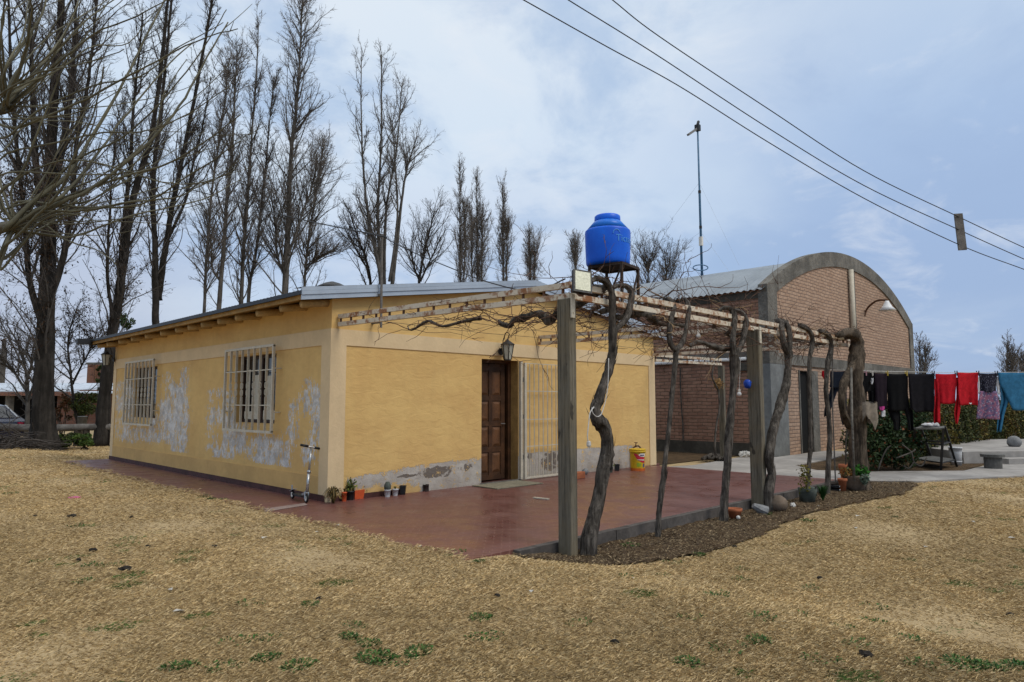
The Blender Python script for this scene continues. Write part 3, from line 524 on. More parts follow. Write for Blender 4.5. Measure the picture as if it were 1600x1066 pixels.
# ================================================================== vines
def spl(P, k=3):
    P = np.array(P, float); n = len(P)
    if n < 3: return P
    t = np.arange(n); tt = np.linspace(0, n-1, (n-1)*k+1); out = np.zeros((len(tt), P.shape[1]))
    for m, x in enumerate(tt):
        i = min(int(x), n-2); u = x-i; p0 = P[max(i-1, 0)]; p1 = P[i]; p2 = P[i+1]; p3 = P[min(i+2, n-1)]
        out[m] = .5*(2*p1+(p2-p0)*u+(2*p0-5*p1+4*p2-p3)*u*u+(3*p1-p0-3*p2+p3)*u**3)
    return out
def vpath(pts, y0=-4.2, yend=None):
    out = []; n = len(pts)
    for i, (px, py, w) in enumerate(pts):
        yy = y0+(0 if yend is None else (yend-y0)*(i/(n-1))**2); p = Yp(px, py, yy); out.append([*p, w*dep(p)/F/2])
    return np.array(out)
def gnarl(mb, P, n=9, jit=.05, k=4, burl=.12):
    S = spl(P, k); r = np.maximum(S[:, 3], .004)*.74*(1+burl*.55*np.sin(np.arange(len(S))*.55+rng.uniform(0, 6)))
    S[1:-1, :3] += rng.normal(0, 1, (len(S)-2, 3))*(r[1:-1, None]*.05); mb.tube(S[:, :3], r, n+4, jit, ridge=.17)
    for _ in range(int(len(S)*r.mean()*26)):       # shreds of loose bark
        i = rng.integers(0, len(S)-2); t_ = S[i+1, :3]-S[i, :3]; l_ = np.linalg.norm(t_)+1e-6; t_ = t_/l_; q = np.cross(t_, rng.normal(0, 1, 3)); q /= np.linalg.norm(q)+1e-6; s_ = np.cross(t_, q); b0_ = S[i, :3]+q*r[i]*1.02; L_ = rng.uniform(.08, .26); e_ = b0_+t_*L_+q*rng.uniform(.0, .006)-q*r[i]*.05; w_ = rng.uniform(.003, .008); m_ = (b0_+e_)/2+q*.005
        mb.add([b0_-s_*w_*.5, b0_+s_*w_*.5, m_+s_*w_, e_, m_-s_*w_], [(0, 1, 2, 3, 4)])
    return S
def canes(starts, n, seed, spread=1.6, up=.25, mat_='cane'):
    g = np.random.default_rng(seed); P = []; Rr = []
    for i in range(n):
        s_ = np.array(starts[g.integers(len(starts))], float); a_ = g.uniform(0, 2*np.pi); d = np.array([math.cos(a_), math.sin(a_)*1.0, g.uniform(-.22, .5)*(1 if g.random() < .75 else 2.2)]); d[1] = abs(d[1])*.9 if s_[1] < -3.7 and g.random() < .75 else d[1]
        Ln = g.uniform(.3, 1)*spread; K = 9; p = s_.copy(); pts = []; d /= np.linalg.norm(d)
        for k in range(K): pts.append(p.copy()); p = p+d*Ln/K; d = d+g.normal(0, .22, 3); d[2] -= .05+.12*max(0, p[2]-2.75-up); d[2] += .2*max(0, 2.2-p[2]); d /= np.linalg.norm(d)
        P.append(pts); Rr.append(np.linspace(g.uniform(.004, .0065), .0018, K))
        for _ in range(g.integers(1, 4)):
            k = g.integers(2, K-1); p = pts[k].copy(); d2 = pts[k]-pts[k-1]; d2 = d2/np.linalg.norm(d2)+g.normal(0, .7, 3); d2 /= np.linalg.norm(d2); q = []
            l2 = g.uniform(.1, .5)
            for kk in range(K): q.append(p.copy()); p = p+d2*l2/K; d2 = d2+g.normal(0, .25, 3); d2 /= np.linalg.norm(d2)
            P.append(q); Rr.append(np.linspace(.0045, .0018, K))
    mb = MB(); mb.batch(np.array(P), np.array(Rr), 4); return mb
def vine(label, trunk, forks, arms, starts, ncane, seed, mat_='bark_vine', y0=-4.2, spread=1.6, straw=0):
    base = Yp(trunk[0][0], trunk[0][1], y0); base[2] = float(gz(base[0], base[1])); ncane = int(ncane*1.25); t = thing('grape_vine', label, 'vine', base, 'old grape vines trained up the pergola')
    P = vpath(trunk, y0); P[0, 2] = base[2]-.05; mb = MB(); gnarl(mb, np.vstack([P[0]*[1, 1, 1, 1.15], P]), 11, .07)
    for f_, ye in forks: gnarl(mb, vpath(f_, y0+.0, ye), 9, .06)
    part(mb, 'trunk', mat_, t, True)
    for A in arms: mb = MB(); gnarl(mb, np.array([[*p, r] for p, r in A]), 7, .1, 4, .3); part(mb, 'arm', mat_, t, True)
    part(canes(starts, ncane, seed, spread), 'canes', 'cane', t)
    if straw: part(canes(starts, straw, seed+90, spread*.7), 'pale_canes', 'cane_straw', t)
    return t
def armrun(p, q, r0, r1, n=7, wob=.09, seed=0):
    g = np.random.default_rng(seed); return [(np.array(p)+(np.array(q)-np.array(p))*i/(n-1)+g.normal(0, wob, 3)*[1, 1, .6]*(0 < i), r0+(r1-r0)*i/(n-1)) for i in range(n)]
def pick(A): return [np.array(p) for p, r in A]
a1 = [(Xp(px, py, .75), r) for px, py, r in ((947, 448, .05), (915, 470, .05), (882, 481, .055), (870, 492, .055), (858, 503, .06), (850, 494, .05), (840, 490, .055), (826, 494, .045), (815, 497, .05), (803, 500, .04), (797, 509, .035), (783, 506, .03), (779, 500, .02))]
a2 = armrun((.6, -2.4, 2.36), (.45, -.9, 2.34), .035, .012, 6, .05, 4); a3 = armrun((1.35, -4.0, 2.35), (3.0, -3.7, 2.38), .05, .03, 8, .07, 5); a3b = armrun((1.0, -3.9, 2.6), (2.6, -2.6, 2.58), .04, .02, 7, .08, 6)
vine('thickest twisted vine beside the nearest post, with a knotted bend and a white cord', [(918, 858, 33), (923, 830, 28), (934, 790, 26), (941, 750, 25), (948, 715, 25), (950, 690, 25), (944, 668, 25), (934, 655, 27), (930, 640, 21), (936, 622, 19), (944, 600, 17), (952, 575, 18), (957, 550, 16), (957, 515, 15), (957, 490, 14), (957, 470, 13), (954, 452, 12), (946, 441, 12), (934, 435, 11), (922, 440, 10)],
     [([(958, 522, 12), (966, 511, 12), (977, 500, 12), (983, 485, 12), (986, 470, 13), (987, 457, 12), (980, 448, 11), (968, 446, 9), (955, 450, 8)], -4.05)], [a1, a2, a3, a3b], pick(a1)[2:]+pick(a2)+pick(a3)+pick(a3b)+[np.array([.5, -4.1, 2.62])]*3, 64, 11, straw=4, spread=1.7)
a4 = armrun((1.75, -4.05, 2.33), (.9, -4.0, 2.30), .05, .03, 7, .05, 8); a5 = armrun((2.4, -4.0, 2.4), (3.4, -3.2, 2.45), .035, .015, 7, .07, 9)
vine('slender straight vine with a forked top, nearest to the thick twisted vine', [(1027, 832, 12), (1030, 800, 11), (1035, 760, 10), (1040, 715, 9), (1045, 670, 9), (1049, 630, 9), (1053, 590, 10), (1056, 558, 11), (1057, 547, 12)],
     [([(1056, 548, 10), (1048, 536, 10), (1046, 515, 9), (1050, 495, 10), (1053, 478, 10), (1046, 468, 9), (1036, 468, 8)], -4.02), ([(1057, 547, 9), (1067, 533, 10), (1073, 510, 10), (1075, 488, 10), (1074, 472, 9), (1064, 466, 7)], -4.02)], [a4, a5], pick(a4)+pick(a5)+[np.array([2.1, -4.0, 2.6])]*4, 34, 12, straw=6)
a6 = [(Yp(px, py, -4.1), r) for px, py, r in ((1142, 544, .05), (1125, 544, .05), (1112, 541, .045), (1100, 536, .04), (1088, 535, .035), (1078, 541, .025))]; a7 = armrun((3.7, -4.0, 2.5), (4.8, -2.9, 2.45), .04, .015, 7, .07, 10)
vine('dark straight vine with a pale-caned fork, standing left of the second post', [(1130, 813, 17), (1131, 795, 14), (1134, 760, 13), (1137, 720, 13), (1140, 670, 13), (1145, 620, 13), (1148, 580, 15), (1148, 552, 17)],
     [([(1147, 556, 12), (1145, 535, 12), (1147, 512, 11), (1148, 495, 11), (1142, 483, 10), (1132, 481, 8), (1124, 486, 7)], -4.02), ([(1150, 555, 12), (1159, 537, 12), (1164, 515, 12), (1165, 498, 12), (1158, 488, 10), (1148, 485, 8)], -4.02)], [a6, a7], pick(a6)+pick(a7)+[np.array([3.7, -4.05, 2.6])]*5, 34, 13, straw=12)
a8 = armrun((4.6, -4.05, 2.30), (3.9, -3.9, 2.33), .05, .03, 6, .05, 14); a9 = armrun((5.2, -4.0, 2.45), (6.2, -2.8, 2.4), .04, .015, 7, .07, 15)
vine('thick leaning vine with shaggy bark close behind the second post', [(1203, 798, 18), (1202, 770, 19), (1206, 740, 18), (1202, 715, 17), (1206, 685, 17), (1213, 655, 20), (1222, 627, 18), (1229, 598, 17), (1232, 567, 15), (1232, 548, 17)],
     [([(1230, 552, 12), (1224, 533, 12), (1222, 515, 11), (1220, 503, 10), (1212, 500, 8)], -4.03), ([(1233, 550, 12), (1234, 527, 12), (1231, 510, 11), (1225, 502, 10), (1215, 503, 8)], -4.03)], [a8, a9], pick(a8)+pick(a9), 30, 16, straw=4, y0=-4.25)
a10 = armrun((6.7, -4.05, 2.4), (6.0, -3.2, 2.4), .03, .015, 6, .06, 17)
vine('thin crooked vine third from the far end, in front of the dark brick doorway', [(1259, 768, 9), (1264, 725, 8), (1267, 690, 8), (1266, 640, 7), (1264, 600, 8), (1265, 560, 8), (1269, 538, 8), (1267, 522, 9), (1260, 513, 9), (1249, 508, 8)], [], [a10], pick(a10), 22, 18, straw=3, y0=-4.15, spread=1.3)
a11 = armrun((7.3, -4.05, 2.4), (6.9, -3.0, 2.42), .03, .015, 6, .06, 19)
vine('thin dark vine second from the far end, beside the black plant tray', [(1292, 770, 11), (1295, 720, 9), (1297, 680, 9), (1294, 640, 8), (1291, 615, 8), (1292, 585, 9), (1295, 562, 9), (1299, 545, 9), (1297, 530, 9), (1290, 520, 9), (1280, 517, 8)], [], [a11], pick(a11), 22, 20, straw=3, y0=-4.15, spread=1.3)
a12 = armrun((7.75, -4.2, 2.5), (6.9, -3.7, 2.52), .06, .02, 6, .05, 21)
vine('massive hollow old vine stump at the far end of the pergola, draped with a rag', [(1343, 772, 44), (1341, 745, 36), (1340, 705, 32), (1339, 665, 33), (1340, 632, 30), (1337, 600, 27), (1337, 570, 27), (1340, 545, 27), (1337, 527, 22), (1324, 519, 17), (1309, 524, 12)],
     [([(1328, 668, 13), (1318, 645, 14), (1315, 622, 13), (1319, 598, 14), (1328, 578, 15), (1336, 560, 14)], -4.28)], [a12], pick(a12)+[np.array([7.7, -4.2, 2.55])]*2, 26, 22, 'bark_stump', -4.3, 1.0, 3)
# cord with plug hung on the thick vine
mb = MB(); y_ = -4.36
pp = [(951, 560), (950, 600), (947, 622), (944, 634), (939, 648), (932, 651), (926, 645), (925, 637)]; mb.tube(spl([Yp(a_, b_, y_) for a_, b_ in pp], 3), .0045, 6); mb.tube(spl([Yp(a_, b_, y_) for a_, b_ in [(928, 636), (922, 645), (920, 660), (918, 680), (919, 690)]], 3), .0055, 6)
t = thing('electric_cord', 'white electric cord with a plug looped round the thick twisted vine', 'cord', Yp(919, 690, y_)); part(mb, 'cord', 'cord', t, True)
mb = MB(); p = Yp(920, 694, y_); mb.lathe(p, [(.008, .03), (.02, .02), (.022, -.012), (.016, -.025)], 8); mb.box(p+[-.012, -.003, -.045], p+[-.007, .003, -.02]); mb.box(p+[.007, -.003, -.045], p+[.012, .003, -.02]); part(mb, 'plug', 'cord', t)
def bulb(px0, py0, px1, py1, y, label):
    t = thing('hanging_bulb', label, 'bulb', Yp(px1, py1, y)); mb = MB(); mb.tube([Yp(px0, py0, y), Yp(px1, py1-3, y)], .004, 5); part(mb, 'flex', 'cord', t); p = Yp(px1, py1, y)
    mb = MB(); mb.lathe(p, [(.018, .05), (.022, .03), (.02, .0)], 8); part(mb, 'socket', 'label_white', t); mb = MB(); mb.blob(p-[0, 0, .03], .035, 0); part(mb, 'bulb', 'white_clean', t, True)
bulb(1157, 560, 1155, 613, -3.3, 'white lamp holder on a long flex hanging left of the second post')
bulb(1090, 500, 1091, 522, -3.4, 'white bulb hanging on a short flex under the second cross beam')
mb = MB(); p = Yp(1168, 600, -4.05); mb.blob(p, (.05, .05, .06), .25, seed=4); solo(mb, 'blue_ball', 'blue_plastic', 'small crumpled blue plastic lump hanging on the second post', 'plastic lump', smooth=True)
mb = MB(); p = Yp(1122, 600, -.12); mb.blob(p, (.10, .08, .12), .35, seed=6)
for k in range(40): q = p+rng.normal(0, .06, 3); mb.bar(q, q+rng.normal(0, .09, 3), .008)
solo(mb, 'bird_nest', 'straw', 'brown clump of straw stuck on the rear post by the brick wall', 'straw clump')
rv = thing('grape_vine', 'thin dark climbing stem leaning on the rear post by the brick wall', 'vine', (10.8, -.15, GZ), 'old grape vines trained up the pergola')
mb = MB(); gnarl(mb, np.array([[*Yp(px, py, -.15), .035-.0005*i*5] for i, (px, py) in enumerate([(1118, 712), (1117, 690), (1120, 660), (1124, 640), (1122, 610), (1113, 590), (1116, 570)])]), 7, .08); part(mb, 'trunk', 'bark_vine', rv, True)
# rag on the far stump, white pole behind it
mb = MB(); nU, nV = 16, 12; V = []; pc = Yp(1338, 640, -4.3)-fw*.13
for j in range(nV+1):
    for i in range(nU+1):
        an = -2.7+2.9*i/nU; rr = .245+.03*math.sin(i*1.3)+.012*j/nV*math.sin(i*2.1+j); hem = -.08*math.sin(i*.9)-.05*math.sin(i*2.2)
        v = j/nV; V.append(pc+np.array([rr*math.cos(an)*(.9 if v < .15 else 1.04), rr*math.sin(an)*1.0, .12-(.32+hem)*v+.02*math.sin(i*1.1)]))
mb.add(V, [(j*(nU+1)+i, j*(nU+1)+i+1, (j+1)*(nU+1)+i+1, (j+1)*(nU+1)+i) for j in range(nV) for i in range(nU)]); solo(mb, 'draped_rag', 'c_rag', 'grey-beige rag with holes draped over the hollow old vine stump', 'rag', smooth=True)
mb = MB(); mb.tube([Yp(1335, 752, -4.56), Yp(1331, 650, -4.56), Yp(1330, 575, -4.52)], .018, 8); solo(mb, 'white_pole', 'concrete', 'thin white pole standing against the hollow old vine stump', 'pole', smooth=True)
# ================================================================== water tank
c = Yp(950, 416, 2.1); TX, TY, TZ = c[0], 2.1, c[2]; rT = 36*dep(c)/F
tk = thing('water_tank', 'blue plastic water tank with a screw lid high on a steel stand', 'water tank', (TX, TY, TZ))
mb = MB(); k = rT; mb.lathe((TX, TY, TZ), [(.90*k, 0), (.955*k, .05), (.965*k, .25*k), (.985*k, .8*k), (1.0*k, 1.48*k), (.985*k, 1.545*k), (.95*k, 1.575*k)], 48); part(mb, 'body', 'tank', tk, True)
mb = MB(); mb.lathe((TX, TY, TZ+1.575*k), [(.945*k, 0), (.60*k, .40*k), (.56*k, .42*k)], 48); part(mb, 'shoulder', 'tank_top', tk, True)
mb = MB(); mb.lathe((TX, TY, TZ+1.99*k), [(.565*k, 0), (.575*k, .02), (.565*k, .22*k), (.52*k, .26*k), (.06, .29*k), (.05, .33*k)], 36); part(mb, 'lid', 'tank', tk, True)
mb = MB()
for z in (.30, .55, .80, 1.05): mb.lathe((TX, TY, TZ+z*k), [(.975*k, 0), (.996*k, .012), (.982*k, .03)], 48, False)
def curved_text(body, size, ang0, z, name, mat_, par, rad):
    cu = bpy.data.curves.new(name, 'FONT'); cu.body = body; cu.size = size; cu.extrude = 0; tmp = bpy.data.objects.new(name, cu); COL.objects.link(tmp)
    bpy.context.view_layer.update(); me = bpy.data.meshes.new_from_object(tmp.evaluated_get(bpy.context.evaluated_depsgraph_get())); bpy.data.objects.remove(tmp)
    for v in me.vertices:
        a_ = ang0+v.co.x/rad; zz = z+v.co.y; v.co = Vector((rad*math.cos(a_), rad*math.sin(a_), zz))
    me.materials.append(MATS[mat_]); o = bpy.data.objects.new(name, me); COL.objects.link(o); o.parent = par; BASE[o] = BASE[par]; return o
tocam = math.atan2(CAM[1]-TY, CAM[0]-TX)
curved_text('Tictep', .24, tocam+.36, .92*k, 'lettering', 'logo', tk, 1.004*k)
mb = MB(); an = np.linspace(.3, 3.2, 12)
mb.tube([(TX+1.0*k*math.cos(tocam+.36+(.02+.09*math.cos(q))/k), TY+1.0*k*math.sin(tocam+.36+(.02+.09*math.cos(q))/k), TZ+1.24*k+.10*math.sin(q)) for q in an], .012, 5); part(mb, 'logo_swirl', 'logo', tk)
st = thing('tank_stand', 'rusty dark angle-iron stand that carries the blue water tank', 'stand', (TX, TY, GZ)); hs = rT*.78
mb = MB(); ca, sa = math.cos(.15), math.sin(.15)
def sp(x, y, z): return np.array([TX+rt[0]*.15+(x*ca-y*sa)*hs, TY+rt[1]*.15+(x*sa+y*ca)*hs, z])
cor = [(-1, -1), (1, -1), (1, 1), (-1, 1)]
for (x, y) in cor: m2 = MB(); m2.bar(sp(x, y, GZ-.1), sp(x, y, TZ-.03), .06, .06); part(m2, 'leg', 'rust_dark', st)
for i in range(4): mb.bar(sp(*cor[i], TZ-.045), sp(*cor[(i+1) % 4], TZ-.045), .06, .07); mb.bar(sp(*cor[i], 2.9), sp(*cor[(i+1) % 4], TZ-.12), .035); mb.bar(sp(*cor[i], 2.85), sp(*cor[(i+1) % 4], 2.85), .04)
part(mb, 'braces', 'rust_dark', st); mb = MB(); mb.poly([sp(*c_, TZ-.006) for c_ in cor], .035); part(mb, 'deck', 'dark_iron', st)
# ================================================================== brick barn with a vaulted roof
BX, BY, BX2, BY2 = 13.03, -.33, 26.55, 15.5
BN = thing('brick_barn', 'long brick barn with a concrete-edged round gable and curved metal roof', 'barn', (BX, BY, GZ))
def arc(z0, rise, x0=BX, x1=BX2, n=40):
    c = (x1-x0)/2; Rr = (c*c+rise*rise)/(2*rise); zc = z0+rise-Rr; th = math.asin(c/Rr); return [((x0+x1)/2+Rr*math.sin(q), zc+Rr*math.cos(q)) for q in np.linspace(-th, th, n+1)]
A_out = arc(4.57, 1.78); 
def arch_z(x, A=A_out): return float(np.interp(x, [p[0] for p in A], [p[1] for p in A]))
DX0, DX1, DT = 15.02, 15.82, 2.27
mb = MB(); xs = lin(BX+.02, BX2-.02, .4, (DX0, DX1))
for i in range(len(xs)-1):
    a_, b_ = xs[i], xs[i+1]; z0 = -.3
    if DX0-.001 <= a_ and b_ <= DX1+.001: z0 = DT
    mb.poly([(a_, BY, z0), (b_, BY, z0), (b_, BY, arch_z(b_)-.2), (a_, BY, arch_z(a_)-.2)])
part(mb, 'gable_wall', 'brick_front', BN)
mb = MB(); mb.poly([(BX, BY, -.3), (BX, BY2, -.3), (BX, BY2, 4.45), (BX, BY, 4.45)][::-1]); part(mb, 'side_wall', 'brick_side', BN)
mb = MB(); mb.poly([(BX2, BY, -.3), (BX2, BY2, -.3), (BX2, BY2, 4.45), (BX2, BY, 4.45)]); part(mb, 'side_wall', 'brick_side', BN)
mb = MB(); A_in = arc(4.10, 1.77, BX+.0, BX2-.0); n = len(A_out)
y0, y1 = BY-.045, BY+.22
for i in range(n-1):
    (xa, za), (xb, zb_) = A_out[i], A_out[i+1]; (xc, zc_), (xd, zd) = A_in[i], A_in[i+1]
    mb.add([(xa, y0, za), (xb, y0, zb_), (xd, y0, zd), (xc, y0, zc_), (xa, y1, za), (xb, y1, zb_), (xd, y1, zd), (xc, y1, zc_)], [(0, 3, 2, 1), (4, 5, 6, 7), (0, 1, 5, 4), (3, 7, 6, 2)])
mb.box((BX-.02, y0-.003, 2.73), (BX+.58, y1, 4.58)); mb.box((BX2-.45, y0-.003, 2.73), (BX2+.03, y1, 4.58)); part(mb, 'arch_rim', 'concrete', BN)
mb = MB(); mb.box((BX-.025, BY-.06, -.3), (BX+1.05, BY+.2, 2.40)); part(mb, 'corner_pier', 'concrete_blue', BN); mb = MB(); mb.box((BX2-.5, BY-.05, -.3), (BX2+.03, BY+.2, 2.40)); part(mb, 'corner_pier', 'concrete_blue', BN)
mb = MB(); mb.box((BX-.03, BY-.052, 2.41), (BX2+.03, BY+.2, 2.72)); mb.box((BX-.035, BY+.2, 2.50), (BX+.1, BY2, 2.74)); part(mb, 'ring_beam', 'concrete', BN)
mb = MB(); mb.box((BX-.03, BY+.2, -.3), (BX+.1, BY2, .24)); part(mb, 'damp_plinth', 'plinth_dark', BN)
mb = MB(); mb.box((19.62, BY-.03, 2.72), (19.98, BY+.1, 5.87)); part(mb, 'gable_pillar', 'concrete', BN)
mb = MB(); mb.tube([(19.42, BY-.10, 2.75), (19.42, BY-.10, 5.84)], .085, 10); part(mb, 'downpipe', 'white_paint', BN, True)
mb = MB(); mb.tube([(BX-.08, BY+.6, 2.55), (BX-.08, BY2, 2.45)], .05, 8); part(mb, 'wall_pipe', 'white_clean', BN, True)
dr = bpy.data.objects.new('side_door', None); COL.objects.link(dr); dr.parent = BN; BASE[dr] = BASE[BN]
mb = MB(); mb.box((DX0, BY+.10, -.3), (DX1, BY+.14, DT)); part(mb, 'dark_opening', 'dark', dr)
mb = MB(); mb.box((DX1, BY-.05, -.3), (DX1+.48, BY+.1, DT+.02)); mb.box((DX0-.06, BY-.03, -.3), (DX0, BY+.1, DT+.02)); part(mb, 'jamb', 'concrete', dr)
mb = MB(); AR = arc(4.43, 1.70, BX-.13, BX2+.13, 36); ys = np.arange(BY+.0, BY2+.2, .045); V = []
nr = []
for i in range(len(AR)):
    a_ = np.array(AR[max(i-1, 0)]); b_ = np.array(AR[min(i+1, len(AR)-1)]); t_ = (b_-a_)/np.linalg.norm(b_-a_); nr.append((-t_[1], t_[0]))
for y in ys:
    w = .022*math.sin(y*2*math.pi/.19)
    for (x, z), (nx_, nz_) in zip(AR, nr): V.append((x+nx_*w, y, z+nz_*w))
m_ = len(AR); mb.add(V, [(j*m_+i, j*m_+i+1, (j+1)*m_+i+1, (j+1)*m_+i) for j in range(len(ys)-1) for i in range(m_-1)]); part(mb, 'vault_roof', 'roof_sheet', BN, True)
mb = MB(); mb.box((BX-.02, BY+.22, 4.2), (BX+.12, BY2, 4.40)); part(mb, 'eave_beam', 'plinth_dark', BN)
lp = thing('barn_lamp', 'white shaded lamp on a bent dark arm on the brick gable', 'lamp', (20.98, BY, 4.3))
le = Yp(1386, 474, BY-1.1); mb = MB(); mb.tube(spl([(20.9, BY, 4.40), (20.95, BY-.1, 4.68), (le+[20.95, BY-.1, 4.9])/2+[0, 0, .06], le+[0, 0, .1]], 4), .035, 8); part(mb, 'arm', 'rust', lp, True)
mb = MB(); mb.lathe(le-[0, 0, .24], [(.27, 0), (.15, .12), (.08, .26), (.05, .32)], 16); part(mb, 'shade', 'white_clean', lp, True)
p = Xp(1160, 573, BX-.05); mb = MB(); mb.box(p-[.05, .14, .12], p+[.05, .14, .12]); mb.box(p-[.06, .12, .1], p+[-.05+.04, -.0, .1]); solo(mb, 'meter_box', 'plinth_dark', 'small dark box fixed to the side brick wall under the beam', 'box')
mb = MB(); pts = [Xp(px, py, BX-.05) for px, py in ((1063, 575), (1063, 600), (1065, 640), (1067, 665), (1067, 690))]; mb.tube(spl(pts, 3), .022, 6); solo(mb, 'wall_cable', 'bark_vine', 'dark dry stem hanging down the side brick wall of the barn', 'stem')
mb = MB(); p = Zp(1166, 713, -.11)
for k in range(5): q = p+np.array([rng.uniform(-.25, .25), rng.uniform(-.2, .2), .05]); mb.blob(q, (.13, .12, .09), .3, seed=30+k)
solo(mb, 'rubble', 'stone_white', 'pale lump of rubble at the foot of the side brick wall', 'rubble')
lg = thing('dead_log', 'dark dead branch lying on the earth by the rear post', 'log', (10.4, .2, GZ))
mb = MB(); 
for a_, b_, w in ((1098, 1135, 8), (1105, 1128, 6), (1112, 1140, 5)): P = np.array([[*Zp(a_+(b_-a_)*i/5, 714+3*math.sin(i*1.4+w), -.03), w*dep(Zp(a_, 714, -.03))/F/2] for i in range(6)]); gnarl(mb, P, 7, .1)
part(mb, 'branch', 'bark_vine', lg, True)
# antenna mast on the vault
best = None
for (x, z) in AR[4:26]:
    d = ray(1097, 433); yy = None
    # ground track of the photo column px=1097
    dh = d[:2]/d[0]; s_ = x-CAM[0]; y = CAM[1]+dh[1]*s_; D = dep((x, y, z)); v = (z-CAM[2])/D
    if best is None or v > best[0]: best = (v, x, y, z)
_, MX, MY, MZ = best
tm = Dp(1097, 196, dep((MX, MY, MZ)))
am = thing('antenna_mast', 'tall thin blue mast with a small antenna standing on the curved barn roof', 'mast', (MX, MY, MZ))
mb = MB(); n = 5; top = np.array([MX-.05, MY, tm[2]]); b0 = np.array([MX, MY, MZ-.1])
mb.tube([b0, b0+(top-b0)*.55, b0+(top-b0)*.56, top], [.045, .042, .036, .03], 8); part(mb, 'pole', 'mast_blue', am, True)
mb = MB(); 
for q in (.33, .56): c_ = b0+(top-b0)*q; mb.tube([c_-UP*.05, c_+UP*.05], .052, 8)
part(mb, 'clamps', 'dark_iron', am)
mb = MB(); c_ = b0+(top-b0)*.25; mb.box(c_-[.055, .055, .22], c_+[.055, .055, .1]); part(mb, 'junction_box', 'label_white', am)
mb = MB(); e = Dp(1075, 211, dep(top)-.3); mb.bar(top-UP*.12, e, .09, .07); part(mb, 'antenna_boom', 'stone_grey', am)
mb = MB(); mb.box(top-[.08, .08, .22], top+[.08, .08, .0]); mb.bar(top, top+[.08, 0, .16], .07); part(mb, 'antenna_head', 'black_plastic', am)
mb = MB(); an = np.linspace(0, 6.28*2, 30); mb.tube([np.array([MX-.45, MY-.2, MZ+.2])+rt*.26*math.cos(q)+UP*(.10*math.sin(q)) for q in an], .018, 6); part(mb, 'cable_coil', 'mast_blue', am, True)
mb = MB()
for px, py, q in ((1010, 395, .62), (1155, 415, .62), (1040, 400, .3), (1140, 425, .3)): mb.tube([b0+(top-b0)*q, Dp(px, py, dep(b0)+(2 if px < 1097 else -1))], .0035, 4)
part(mb, 'guy_wires', 'galv', am)
# ================================================================== wires
def wire(name, label, pts, r, grp=None, cat='cable'):
    mb = MB(); mb.tube(spl(pts, 8), r, 5); return solo(mb, name, 'cable', label, cat, np.array(pts[0]), grp, True)
wl = ('uppermost of the three overhead power lines', 'middle one of the three overhead power lines', 'lowest of the three overhead power lines')
for lab, pp in zip(wl, ([(900, -45), (957, 0), (1030, 57), (1200, 170), (1350, 267), (1500, 340), (1600, 387), (1700, 432)], [(820, -45), (888, 0), (1020, 82), (1200, 200), (1350, 290), (1500, 360), (1600, 405), (1700, 448)], [(750, -38), (818, 0), (950, 74), (1060, 134), (1200, 222), (1350, 310), (1500, 383), (1600, 421), (1700, 458)])):
    wire('power_line', lab, [Dp(px, py, 16+(px-750)*.011) for px, py in pp], .016, 'overhead power lines')
mb = MB(); D = 16+750*.011; a, c = Dp(1497, 334, D), Dp(1504, 391, D); mb.bar(a, c, .30, .05, tuple(fw)); solo(mb, 'line_spreader', 'grey_timber', 'weathered board holding the three overhead power lines apart', 'spreader')
A0 = Dp(60, 228, 21); wire('service_cable', 'black cable sagging from the tall poplars to the house mast', [Dp(20, 222, 21.5), A0, Dp(212, 274, 19), Dp(339, 307, 17), Dp(449, 338, 15.2), MASTTOP+[-.15, 0, .0], MASTTOP], .011, 'cables over the house')
wire('service_cable', 'black cable running from the house mast down to the pergola', [MASTTOP, Dp(640, 392, 11.4), Dp(700, 417, 10.2), Dp(760, 440, 9.2), Dp(830, 455, 8.2), np.array([.2, -4.08, BZ+.2])], .008, 'cables over the house')
# ================================================================== clothes line
LA = Dp(1294, 578, 12.9); LB = Dp(1660, 581, 13.0)
cl = thing('clothes_line', 'thin clothes line stretched from the pergola past the hedge, carrying washing', 'clothes line', LA)
mb = MB(); mb.tube([LA+(LB-LA)*s_-UP*.03*math.sin(s_*math.pi) for s_ in np.linspace(0, 1, 12)], .005, 5); part(mb, 'line', 'cord', cl)
mb = MB(); mb.tube([[LB[0], LB[1], -.3], LB+UP*.1], .035, 8); part(mb, 'line_post', 'grey_timber', cl); 
mb = MB(); mb.tube([LA, [7.38, -4.0, 2.15]], .004, 5); part(mb, 'line', 'cord', cl)
ld = (LB-LA)/np.linalg.norm(LB-LA); ldn = np.cross(ld, UP); ldn = -ldn if ldn@fw > 0 else ldn
def LP(px, py, off=0.):
    # point on the vertical plane of the line (shifted by off along its normal)
    n_ = np.cross(ld, UP); n_ /= np.linalg.norm(n_); d = ray(px, py); o_ = LA+ldn*off; return CAM+d*(((o_-CAM)@n_)/(d@n_))
